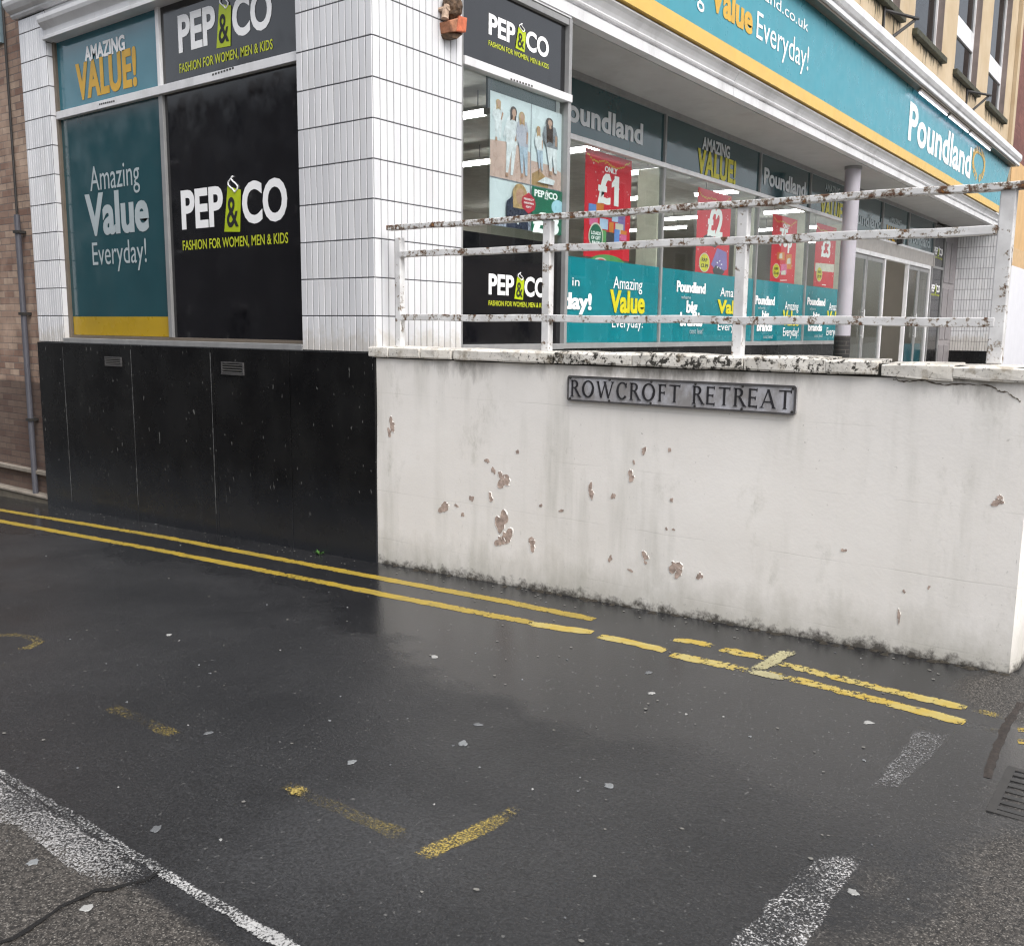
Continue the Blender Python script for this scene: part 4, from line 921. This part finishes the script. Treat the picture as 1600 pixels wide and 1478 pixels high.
def ex3(t, X, Z, w, h):
    for i, (x0, x1, y0, y1, m) in enumerate(((.22, .55, .34, .47, 5), (.30, .45, .36, .45, 4), (.58, .85, .22, .46, 5), (.64, .80, .30, .40, 4), (.40, .66, .14, .30, 2), (.42, .62, .12, .20, 4))): pp_(t, 'printed_goods', [(x0, y0), (x1, y0+.01), (x1-.02, y1), (x0+.02, y1-.02)], X, Z, PC[m], .002+i*.0003)
    pp_(t, 'small_print', [(.40, .03), (.68, .045), (.68, .055), (.40, .04)], X, Z, WT, .002)
    exy(.22, .17, .13, .10, 'RRP', '£1.40')(t, X, Z, w, h)
def ex4(t, X, Z, w, h):
    pp_(t, 'small_print', [(.42, .03), (.62, .03), (.62, .045), (.42, .045)], X, Z, WT, .002)
    pp_(t, 'print_banner', [(.04, .24), (.98, .27), (.98, .40), (.04, .37)], X, Z, PC[4], .003)
    exy(.25, .20, .13, .11, 'RRP', '£9.99')(t, X, Z, w, h)
poster('price_poster', 'red poster priced £1 with many small gifts, nearest the display window', (915, 231), (987, 252), (912, 400), ('£1', .26, .72, .535, .80), (.40, .68, .83, .88), ex1)
poster('price_poster', 'red poster priced £2 with a purple pack and yellow badge', (1091, 293), (1143, 307), (1086, 432), ('£2', .30, .76, .50, .80), None, ex2)
poster('price_poster', 'red poster priced 75p showing yellow snack packs', (1208, 335), (1246, 343), (1203, 440), ('75p', .28, .82, .56, .81), (.42, .68, .83, .89), ex3)
poster('price_poster', 'red poster priced £3 beside the round column', (1276, 349), (1307, 356), (1271, 447), ('£3', .28, .74, .50, .76), None, ex4)

# ---- entrance: header, doors, side panel
fD = FB(RX)
def DX(px, py=460): return fD.uv(px, py)[0]
yd = [14.42, DX(1352), DX(1378), DX(1404), DX(1414), DX(1432), DX(1449), DX(1455), DX(1466)]
hz = 1.75
mb = MB(); mb.fbox(fD, y4+.03, yd[7], hz, tz1+.0-.18, -.03, .03); mb.build('door_header', plain('greige_header', (.36, .34, .32), .5), shop, .004)
ent = MB()
for y in (y4+.06, yd[2], yd[4]+.05, yd[6]): ent.fbox(fD, y-.04, y+.04, -1.0, hz, -.05, .035)
ent.fbox(fD, y4+.10, yd[6]-.04, hz-.09, hz-.002, -.05, .04)
ef = ent.build('entrance_frame', M['trim'], shop, .004)
for (a, b, nm) in ((y4+.1, yd[2]-.04, 'door'), (yd[4]+.09, yd[6]-.04, 'door')):
    mb = MB(); t = .07; q = (a+b)/2
    for (l, r) in ((a+.01, q-.01), (q+.01, b-.01)):
        mb.fbox(fD, l, l+t, -.98, hz-.1, -.03, .01); mb.fbox(fD, r-t, r, -.98, hz-.1, -.03, .01); mb.fbox(fD, l+t, r-t, -.98, -.85, -.03, .01); mb.fbox(fD, l+t, r-t, hz-.19, hz-.1, -.03, .01)
    dr_ = mb.build(nm, M['greytrim'], shop); mb = MB(); mb.fbox(fD, a+.05, b-.05, -.9, hz-.15, -.012, -.006); mb.build('pane', M['glass'], dr_)
    mb = MB(); mb.tube(fD.P(q-.08, -.1, .05), fD.P(q-.08, .5, .05), .015, n=8); mb.tube(fD.P(q-.08, -.05, 0), fD.P(q-.08, -.05, .05), .01, n=6); mb.tube(fD.P(q-.08, .45, 0), fD.P(q-.08, .45, .05), .01, n=6); mb.build('handle', M['trim'], dr_)
mb = MB(); mb.fbox(fD, yd[4]+.3, yd[6]-.3, -.9, -.25, -.006, -.003); mb.build('lower_vinyl', M['tealpanel'], shop)
# transoms above the entrance
ty = [y4, fR.uv(1379, 330)[0], fR.uv(1420, 345)[0], 21.4]
for k, (a, b) in enumerate(zip(ty, ty[1:])):
    t = board('transom_sign', ['teal transom sign over the entrance just past the round column', 'teal transom sign reading VALUE! in yellow over the entrance doors', 'teal transom sign over the far end of the entrance'][k], fR, a+.03, b-.03, tz1-.16, 2.86, M['tealtransom'], 'sign', -.03, -.004, 'teal transom signs over the shop windows')
    if k == 0: px_text('Poundland', fR, (1325, 348), (1377, 358), (1325, 328), M['dimtext'], t, .003, .03)
    if k == 1: px_text('AMAZING', fR, (1390, 348), (1408, 352), (1390, 340), M['dimtext'], t, .003, .04); px_text('VALUE!', fR, (1384, 376), (1410, 383), (1384, 352), M['goldtext'], t, .003, .048, sp=1.08)
    if k == 2: px_text('Poundland', fR, (1422, 380), (1452, 386), (1422, 365), M['dimtext'], t, .003, .03)
    mb = MB(); mb.fbox(fR, b-.03, b+.03, tz1-.18, 2.86, -.03, .03); mb.build('mullion', M['greytrim'], sf)
mb = MB(); mb.fbox(fR, y4+.03, 21.4, tz1-.20, tz1-.155, -.04, .04); mb.build('transom_bar', M['trim'], sf)
mb = MB(); mb.tube(fD.P(DX(1399, 383), 2.12, .04), fD.P(DX(1399, 383), 2.12, .16), .09, .07, 12); tag(mb.build('security_camera', M['dark']), 'small dark dome camera over the shop doors', 'camera')
# black clothing panel beside the door, then a grey panelled door
ys0, ys1 = 21.45, 22.6
s7 = board('window_sign', 'narrow black clothing panel between the glass doors and the grey panelled door', fR, ys0, ys1, -.4, 2.86, M['blackvinyl'], 'sign', -.03, 0)
za = fR.uv(1455, 455)[1]; logo(fR, ys0+.08, ys1-.12, za, za+.17, s7, .004); zb2 = fR.uv(1455, 395)[1]; logo(fR, ys0+.08, ys1-.12, zb2, zb2+.17, s7, .004)
mb = MB(); mb.fbox(fR, ys0-.05, ys0, -1, 2.9, -.03, .03); mb.fbox(fR, ys1, ys1+.06, -1, 2.9, -.03, .03); mb.fbox(fR, ys0, ys1, 1.72, 1.78, -.02, .02); mb.build('side_frame', M['greytrim'], shop)
mb = MB(); mb.fbox(fR, ys0, ys1, -1, -.4, -.03, .01); mb.build('black_base', M['black'], shop)
gd = MB(); gd.fbox(fR, ys1+.06, 24.2, -1, 2.9, -.04, .0)
g_d = gd.build('panelled_door', plain('grey_door_paint', (.27, .25, .255), .45), shop)
mb = MB()
for (a, b) in ((-.85, -.3), (-.15, .3), (.45, 1.25), (1.4, 2.5)):
    for q in (ys1+.2, ys1+.85): mb.fbox(fR, q, q+.5, a, b, .0, .02)
mb.build('door_panel', plain('grey_door_moulding', (.22, .205, .21), .45), g_d, .01)
# far return wall and end pier
YR = 24.2; fE = FA(YR)
mb = MB(); mb.box(-1.02, 0, YR+.002, YR+1.1, -1.3, 2.95); mb.build('pier_core', M['grout'], shop)
tile_field('tiled_pier', fE, -1.0, 0, -.47, 2.93, shop, .0735); tile_field('tiled_pier', FB(0), YR, YR+1.1, -.47, 2.93, shop, .0735)
mb = MB(); mb.box(-1.0, .01, YR-.02, YR-.0, -1.3, -.47); mb.build('black_base', M['black'], shop)
mb = MB(); mb.box(.002, .02, YR, YR+1.1, -1.3, -.47); mb.build('black_base', M['black'], shop)
# round column
cl = thing('round_column', 'round lilac grey column with a black brick foot under the canopy', 'column')
cx, cy_ = -.30, 12.25
mb = MB(); mb.tube((cx, cy_, -.05), (cx, cy_, 2.90), .135, n=32); mb.build('shaft', M['column'], cl, smooth=False)
mb = MB(); mb.tube((cx, cy_, 2.88), (cx, cy_, 2.934), .15, n=32); mb.build('collar', M['greytrim'], cl)
mb = MB(); mb.tube((cx, cy_, -1.0), (cx, cy_, -.05), .145, n=32); mb.build('foot', mat_brick('black_tile_foot', (.02, .02, .02), (.035, .03, .028), (.10, .09, .08), False), cl)

# ---- fascia sign
fS = FB(.125)
fa_ = thing('fascia_sign', 'long teal fascia sign with white lettering over a yellow stripe', 'sign')
zS0, zSy, zS1 = 3.262, 3.43, 4.62
mb = MB(); mb.fpoly(fS, [(0.0, zSy), (23.55, zSy), (24.5, zS1), (0.0, zS1)], -.06, 0); mb.build('board', M['teal'], fa_)
mb = MB(); mb.fpoly(fS, [(0.0, zS0), (23.42, zS0), (23.55, zSy), (0.0, zSy)], -.06, .004); mb.build('stripe', M['yellow'], fa_)
px_text('Value', fS, (1109, 14), (1175, 53), (1107, -36), M['goldtext'], fa_, .006, .046)
px_text('Everyday!', fS, (1181, 60), (1262, 110), (1182, 18), M['wtext'], fa_, .006, .0)
px_text('Amazing', fS, (1000, -54), (1100, 8), (1000, -100), M['wtext'], fa_, .006, .0)
px_text('www.poundland.co.uk', fS, (1075, -75), (1262.5, 42), (1075, -97), M['wtext'], fa_, .006, .0)
px_text('Poundland', fS, (1418, 217), (1515, 278), (1421, 160), M['wtext'], fa_, .006, .025)
# laurel wreath in gold
u_, z_ = fS.uv(1529, 258); uw = fS.uv(1538, 258)[0]-u_; zh = fS.uv(1529, 236)[1]-z_
mb = MB()
for sd in (-1, 1):
    for i in range(11):
        t = R_(-80+i*15.5); x = u_+sd*uw*math.cos(t); y = z_+zh*math.sin(t)
        for k in (-1, 1):
            an = math.atan2(zh*math.cos(t), -sd*uw*math.sin(t)) if False else t*sd+(0 if sd > 0 else math.pi)+math.pi/2*sd+k*.6
            l, w_ = .16, .045; ex, ez = math.cos(an)*l, math.sin(an)*l; nx_, nz_ = -math.sin(an)*w_, math.cos(an)*w_
            mb.sheet(fS, [(x, y), (x+ex*.5+nx_, y+ez*.5+nz_), (x+ex, y+ez), (x+ex*.5-nx_, y+ez*.5-nz_)], .006+.0003*i+.0001*k)
mb.build('wreath', M['goldtext'], fa_)
tg = MB(); u2, z2 = fS.uv(1521, 236); tg.sheet(fS, ell(u2, z2, .05, .05, 10), .006); tg.build('lettering', M['wtext'], fa_)
# cap over the sign and its lamps
CAP = [(-.3, 4.625), (.29, 4.625), (.31, 4.64), (.31, 4.70), (.295, 4.71), (.295, 4.73), (.33, 4.74), (.36, 4.80), (.36, 4.90), (.34, 4.93), (-.3, 5.05)]
sweep(CAP, [(0, 0, 1, 0), (0, 24.75, 1, 0)]).build('fascia_cap', M['trim'], shop)
mb = MB(); mb.box(.13, .27, 0, 24.4, 4.585, 4.623); mb.build('cap_shadow_strip', M['brown'], shop)  # solid dark strip: the shade under the cap put in as colour
LS = [(1440, 145, 1482, 181), (1486, 184, 1515, 208), (1518, 211, 1549, 236)]
for (a, b, c, d) in LS:
    l = thing('sign_lamp', ['lit blue white tube lamp over the first letters of the fascia name', 'lit blue white tube lamp over the middle of the fascia name, shortest', 'lit blue white tube lamp over the wreath end of the fascia sign'][LS.index((a, b, c, d))], 'lamp', 'tube lamps over the fascia sign')
    p = un(a, b, 0, .27); q = un(c, d, 0, .27); zz = 4.50
    mb = MB(); mb.tube((.235, p.y, zz), (.235, q.y, zz), .016, n=10); mb.build('tube', M['coldtube'], l)
    mb = MB(); mb.box(.20, .27, p.y-.03, q.y+.03, zz+.03, zz+.06); mb.build('housing', M['brown'], l)
    mb = MB(); mb.box(.22, .25, p.y+.1, p.y+.14, zz+.075, 4.59); mb.box(.22, .25, q.y-.14, q.y-.1, zz+.075, 4.59); mb.build('bracket', M['greytrim'], l)

# ---- upper storey of honey stone
UX = -.1; fU = FB(UX); Zt = 11.0
wins = [(11.45-3.45, 13.70-3.45), (11.45, 13.72), (14.75, 17.0), (18.2, 20.55), (21.8, 24.15)]
sillz = 5.80; hd = 9.1
mb = MB(); ys = [0]+[v for w_ in wins for v in w_]+[25.0]
for i in range(0, len(ys), 2): mb.box(UX-.35, UX, ys[i], ys[i+1], 5.0, Zt)
for a, b in wins: mb.box(UX-.35, UX-.0, a, b, 5.0, sillz); mb.box(UX-.35, UX-.0, a, b, hd, Zt)
mb.box(-.5, UX-.001, .0, 25.0, 3.0, 5.0)
mb.build('upper_wall', M['stone'], shop)
mb = MB(); mb.box(-5.3, -.46, 0, .4, 3.3, Zt); mb.build('upper_wall', M['stone'], shop)
revm = plain('brown_window_reveal', (.20, .16, .145), .6); blind = plain('white_blind', (.66, .67, .70), .6); moss = plain('mossy_sill', (.045, .045, .028), .9, 0, .5, 12, .4)
for k, (a, b) in enumerate(wins):
    mb = MB(); mb.box(UX-.22, UX+.10, a-.12, b+.12, sillz-.10, sillz+.02)
    sl_ = mb.build('window_sill', moss, shop, .015)
    mb = MB(); u = a-.06; top = []
    while u < b+.05:
        w_ = random.uniform(.02, .06); l = .02+random.uniform(.0, .5)*random.random()**1.5; top += [(u, sillz-.115), (u+w_*.35, sillz-.10-l), (u+w_*.65, sillz-.10-l*.95)]; u += w_
    mb.sheet(fU, [(a-.06, sillz-.1)]+top+[(u, sillz-.1)], .003)
    mb.build('run_off_stain', moss, sl_)
    fm = MB(); t = .06; x0, x1 = UX-.20, UX-.13
    fm.box(x0, x1, a+.001, a+t, sillz+.02, hd); fm.box(x0, x1, b-t-.02, b-.02, sillz+.02, hd); fm.box(x0, x1, a+t, b-t-.02, sillz+.02, sillz+.02+t); fm.box(x0, x1, a+t, b-t-.02, hd-t, hd)
    wfr = fm.build('window', M['trim'], shop)
    mb = MB(); mb.box(UX-.34, UX-.003, b-.02, b+.003, sillz+.02, hd); mb.build('reveal', revm, wfr)
    mb = MB(); mb.box(UX-.172, UX-.166, a+t, b-t-.02, sillz+.07, hd-.06); mb.build('pane', M['darkglass'], wfr)
    mb = MB(); mb.box(UX-.20, UX-.125, a+t, b-t-.02, 6.72, 7.14) if k >= 3 else mb.box(UX-.30, UX-.28, a+t, b-t-.02, 6.35 if k == 2 else 7.0, hd)
    mb.build('spandrel' if k >= 3 else 'blind', M['trim'] if k >= 3 else blind, wfr)
    mb = MB(); mb.box(UX-.50, UX-.36, a-.2, b+.2, sillz-.2, hd+.2); mb.build('room_backing', plain('dim_room', (.10, .095, .095), .8), wfr)
for k in (1, 3):                                           # iron brackets below two of the sills
    b = wins[k][1]-.1; br = MB(); br.tube((UX, b-.9, sillz-.15), (UX+.35, b+.05, sillz-.12), .03, n=6); br.tube((UX, b-.9, sillz-.75), (UX+.3, b, sillz-.15), .03, n=6); br.tube((UX+.02, b-.9, sillz-.75), (UX+.02, b-.9, sillz-.1), .025, n=6)
    tag(br.build('iron_bracket', M['dark']), ['black iron bracket under the sill nearest the photo top', 'black iron bracket under the sill of the third window along'][k == 3], 'bracket', 'old iron brackets under the upper sills')
# roof slab so that light does not fall through
mb = MB(); mb.box(-12, UX-.37, .41, 25.0, 10.6, 10.8); mb.build('roof', M['soffit'], shop)

# ---- interior
mb = MB(); mb.box(-9.2, -9.0, .45, 24, -1, 2.93); mb.box(-9, -.55, .42, .48, -1, 2.93); mb.box(-9, -1.06, 23.9, 24.1, -1, 2.93); mb.build('inner_wall', M['interior'], shop)
mb = MB(); mb.box(-9.2, -1.06, .48, 24, -1.15, -1.0); mb.box(-1.06, -.5, 1.04, 2.6, -1.15, -1.0); mb.build('shop_floor', M['floor'], shop)
mb = MB(); mb.box(-9.2, -1.06, .48, 24, 2.70, 2.78); mb.box(-1.055, -.06, 1.04, 2.63, 2.70, 2.78); mb.build('shop_ceiling', M['ceiling'], shop)
mb = MB(); mb.box(-9.2, -1.1, .48, 24.0, 2.95, 3.0); mb.build('floor_slab', M['interior'], shop)
zl = 2.42
def lamp(x0, x1, y, lab):
    l = thing('ceiling_light', lab, 'light', 'tube lights on the shop ceiling')
    mb = MB(); mb.box(x0, x1, y-.045, y+.045, zl, zl+.05); mb.build('tube', M['tube'], l)
    mb = MB(); mb.box(x0-.03, x1+.03, y-.07, y+.07, zl+.05, zl+.09); mb.build('housing', M['trim'], l)
    mb = MB(); mb.tube((x0+.2, y, zl+.09), (x0+.2, y, 2.7), .008, n=6); mb.tube((x1-.2, y, zl+.09), (x1-.2, y, 2.7), .008, n=6); mb.build('hanger', M['greytrim'], l)
LMP = [(720, 768, 182), (720, 766, 258), (888, 945, 236), (987, 1030, 271), (985, 1010, 312), (1040, 1092, 343), (1118, 1152, 303), (1195, 1255, 333)]
LL = ['upper lit tube light seen left of the photo poster', 'lower lit tube light seen left of the photo poster', 'lit tube light above the £1 poster', 'lit tube light just past the £1 poster', 'small lit tube light lower down past the £1 poster', 'lit tube light before the £2 poster', 'lit tube light over the £2 poster', 'lit tube light over the 75p poster']
for (a, b, y), lab in zip(LMP, LL):
    p = un((a+b)/2, y, 2, zl); q0 = un(a, y, 1, p.y).x; q1 = un(b, y, 1, p.y).x; q1 = min(q1, -1.12 if p.y > 2.7 else -.2); q0 = min(q0, q1-.8)
    lamp(q0, q1, p.y, lab)
for i, (x, y) in enumerate(((-7.6, 12.0), (-6.0, 15.5), (-3.2, 17.0), (-3.2, 20.5))): lamp(x-.8, x+.8, y, 'added tube light brightening the deep inside of the shop')  # extra tubes added to brighten the dark shop interior
# shelving with goods
gm = [plain('pack_'+n, c, .45) for n, c in (('red', (.5, .03, .03)), ('yellow', (.55, .4, .03)), ('blue', (.04, .10, .35)), ('white', (.6, .6, .58)), ('green', (.05, .25, .06)), ('brown', (.18, .1, .06)))]
for j, (x, y) in enumerate(((-2.6, 5.2), (-2.6, 8.4), (-2.6, 11.6), (-5.2, 6.8))):
    sh = thing('shelf_unit', ['grey shop shelf unit behind the £1 poster', 'grey shop shelf unit behind the £2 poster', 'grey shop shelf unit behind the 75p poster', 'grey shop shelf unit deep inside the shop'][j], 'shelf', 'shelf units inside the shop')
    mb = MB(); mb.box(x-.02, x+.02, y-1.2, y+1.2, -1, .95); mb.build('back_panel', M['interior'], sh)
    for z in (-.9, -.35, .2, .6):
        mb = MB(); mb.box(x+.02, x+.42, y-1.2, y+1.2, z, z+.03); mb.build('shelf', M['greytrim'], sh)
    for q in range(9):
        yy = y-1.1+q*.26; h = random.uniform(.2, .30); o = MB().box(x+.1, x+.34, yy, yy+.2, .6325, .6325+h).build('goods_box', gm[(q*5+j) % 6], None, .006)
        tag(o, 'small packed item standing on a shop shelf behind the window', 'package', 'goods on the shop shelves')

# ================================================================== wall bracket on the tiled pier
bk = thing('bracket_lamp', 'broken rusty orange bracket box fixed high on the white tiled pier', 'wall bracket')
fb = FB(.07); rust = plain('flaking_orange_paint', (.50, .13, .06), .6, 0, .3, 25); rust2 = plain('corroded_iron', (.10, .06, .035), .8, .1, .6, 40)
def W_(pts): return [fb.uv(*p) for p in pts]
mb = MB(); mb.fpoly(fb, W_([(707, 51), (722, 53), (724, 30), (711, 26)]), -.066, .045); mb.build('box', rust, bk, .008)
mb = MB(); mb.fpoly(fb, W_([(698, 52), (706, 52), (709, 30), (696, 34)]), -.066, .05); mb.build('corroded_edge', plain('pale_rust', (.30, .13, .07), .8, 0, .5, 30), bk, .008)
mb = MB(); mb.fpoly(fb, W_([(698, 52.5), (722, 53.5), (712, 62), (701, 60)]), -.066, .02); mb.build('base_cap', rust2, bk, .006)
e0 = fb.uv(695, 30); e1 = fb.uv(697, 14); e2 = fb.uv(700, 8)
mb = MB(); mb.tube(fb.P(e0[0], e0[1], .0), fb.P(e1[0], e1[1], .0), .030, .026, 10); mb.tube(fb.P(e1[0], e1[1]-.01, .0), fb.P(e2[0], e2[1], .0), .026, .032, 10); mb.tube(fb.P(e1[0], e1[1], -.066), fb.P(e1[0], e1[1], .03), .022, n=8)
mb.build('pipe_elbow', plain('pale_corroded_pipe', (.42, .30, .22), .7, 0, .4, 30), bk)
h0 = fb.uv(707, 10)
mb = MB(); bmesh.ops.create_icosphere(mb.bm, subdivisions=3, radius=.10)
for v in mb.bm.verts: v.co *= 1+random.uniform(-.09, .09); v.co = fb.P(h0[0]+v.co.x*.9, h0[1]+v.co.z*1.0, v.co.y*.7)
mb.build('rusty_shade', rust2, bk)

# ================================================================== neighbours
nb = thing('brick_building', 'old brown brick building with a drainpipe left of the tiled shop', 'building')
mb = MB(); mb.box(-30, PL0-.002, .10, .6, -3.2, 9); mb.build('wall', M['brick'], nb)
ledge = plain('pale_stone_ledge', (.24, .21, .175), .8, 0, .2, 10, .3)
mb = MB(); mb.box(-30, PL0-.03, .03, .12, -1.72, -1.675); mb.build('ledge', ledge, nb, .006)
mb = MB(); mb.box(-30, PL0-.03, -.02, .12, -1.975, -1.945); mb.build('ledge', ledge, nb, .006)
mb = MB(); mb.box(-30, PL0-.03, -.005, .11, -3.0, -1.976); mb.build('plinth', plain('grimy_plinth', (.12, .105, .08), .85, 0, .3, 6, .3), nb)
mb = MB(); mb.tube((-5.62, .03, -2.1), (-5.62, .03, 1.2), .032, n=12); 
dp = mb.build('drainpipe', plain('grey_pipe', (.085, .085, .10), .5), nb)
for z in (-1.1, .1, 1.0):
    mb = MB(); mb.box(-5.665, -5.575, -.008, .101, z, z+.03); mb.build('pipe_clip', M['dark'], dp)
mb = MB(); mb.tube((-5.70, .07, 1.2), (-5.70, .07, 3.6), .014, n=8); mb.build('cable', M['dark'], nb)
mb = MB(); mb.box(-6.6, -5.78, .06, .1, 3.05, 4.2); wbx = mb.build('window', plain('blue_grey_window', (.16, .22, .25), .25), nb)
n2 = thing('neighbour_building', 'cream and red brick neighbouring building beyond the shop end', 'building')
mb = MB(); mb.box(-4, -.05, 25.35, 40, 5.0, 12); mb.build('wall', mat_brick('dark_red_brick', (.15, .05, .04), (.20, .075, .06), (.10, .08, .07), False), n2)
mb = MB(); mb.box(-4, 0.0, 25.02, 25.34, -1.5, 12); mb.build('stone_pilaster', M['stone'], n2)
mb = MB(); mb.box(-4, .02, 25.345, 40, 2.0, 5.0); mb.build('fascia', plain('apricot_render', (.58, .37, .17), .7, 0, .1, 2), n2)
mb = MB(); mb.box(-.9, -.3, 25.35, 40, -1.5, 2.0); mb.build('shopfront', plain('dark_red_shopfront', (.05, .018, .02), .4), n2)
mb = MB(); mb.fpoly(FB(.03), [(25.35, 2.6), (25.36, 2.1), (26.2, 1.75), (27.5, 1.6), (29.5, 1.75), (30, 2.6)], -.2, 0); mb.build('arched_canopy', plain('apricot_canopy', (.56, .38, .20), .6), n2)
hb = thing('hoarding', 'plain white site hoarding beside the last railing post', 'hoarding')
fh = FB(.4); 
mb = MB(); mb.fbox(fh, 24.3, 29, -1.6, fh.uv(1585, 416)[1], -.03, 0); mb.build('board', plain('white_hoarding', (.74, .74, .78), .5, 0, .03, 3), hb)
mb = MB()
for y in (24.35, 26.6, 28.9): mb.box(.30, .365, y, y+.08, -1.6, 1.2)
mb.build('strut', M['greytrim'], hb)
# small box light at the end of the upper wall
p = un(1505, 195, 0, -.1); mb = MB(); mb.box(-.1, .02, 24.55, 24.75, 5.2, 5.5)
# the street's other sides, outside the frame: seen only mirrored in the glass and shading the scene
def env_building(label, x0, x1, y0, y1, h, face, n, mat):
    b = thing('terrace_building', label, 'building'); mb = MB(); mb.box(x0, x1, y0, y1, -2.6, h); mb.build('wall', mat, b)
    mb = MB(); mb.box(x0-.2, x1+.2, y0-.2, y1+.2, h, h+.35); mb.build('parapet', M['soffit'], b)
    for lv in (-1.2, 2.4, 5.3):
        for i in range(n):
            if face == 'x':
                y = y0+(y1-y0)*(i+.5)/n; mb = MB(); mb.box(x0-.06, x0+.01, y-.7, y+.7, lv, lv+1.9); w_ = mb.build('window', M['trim'], b); mb = MB(); mb.box(x0-.075, x0-.062, y-.6, y+.6, lv+.1, lv+1.8); mb.build('pane', M['darkglass'], w_)
            else:
                x = x0+(x1-x0)*(i+.5)/n; mb = MB(); mb.box(x-.7, x+.7, y1-.01, y1+.06, lv, lv+1.9); w_ = mb.build('window', M['trim'], b); mb = MB(); mb.box(x-.6, x+.6, y1+.062, y1+.075, lv+.1, lv+1.8); mb.build('pane', M['darkglass'], w_)
env_building('pale three storey terrace across the main street', 17, 27, -4, 44, 7.6, 'x', 14, plain('pale_stucco', (.42, .40, .37), .8))
env_building('grey three storey terrace across the lane behind the viewer', -32, 3.0, -24, -13.5, 7.0, 'y', 10, plain('grey_stucco', (.17, .17, .178), .8))
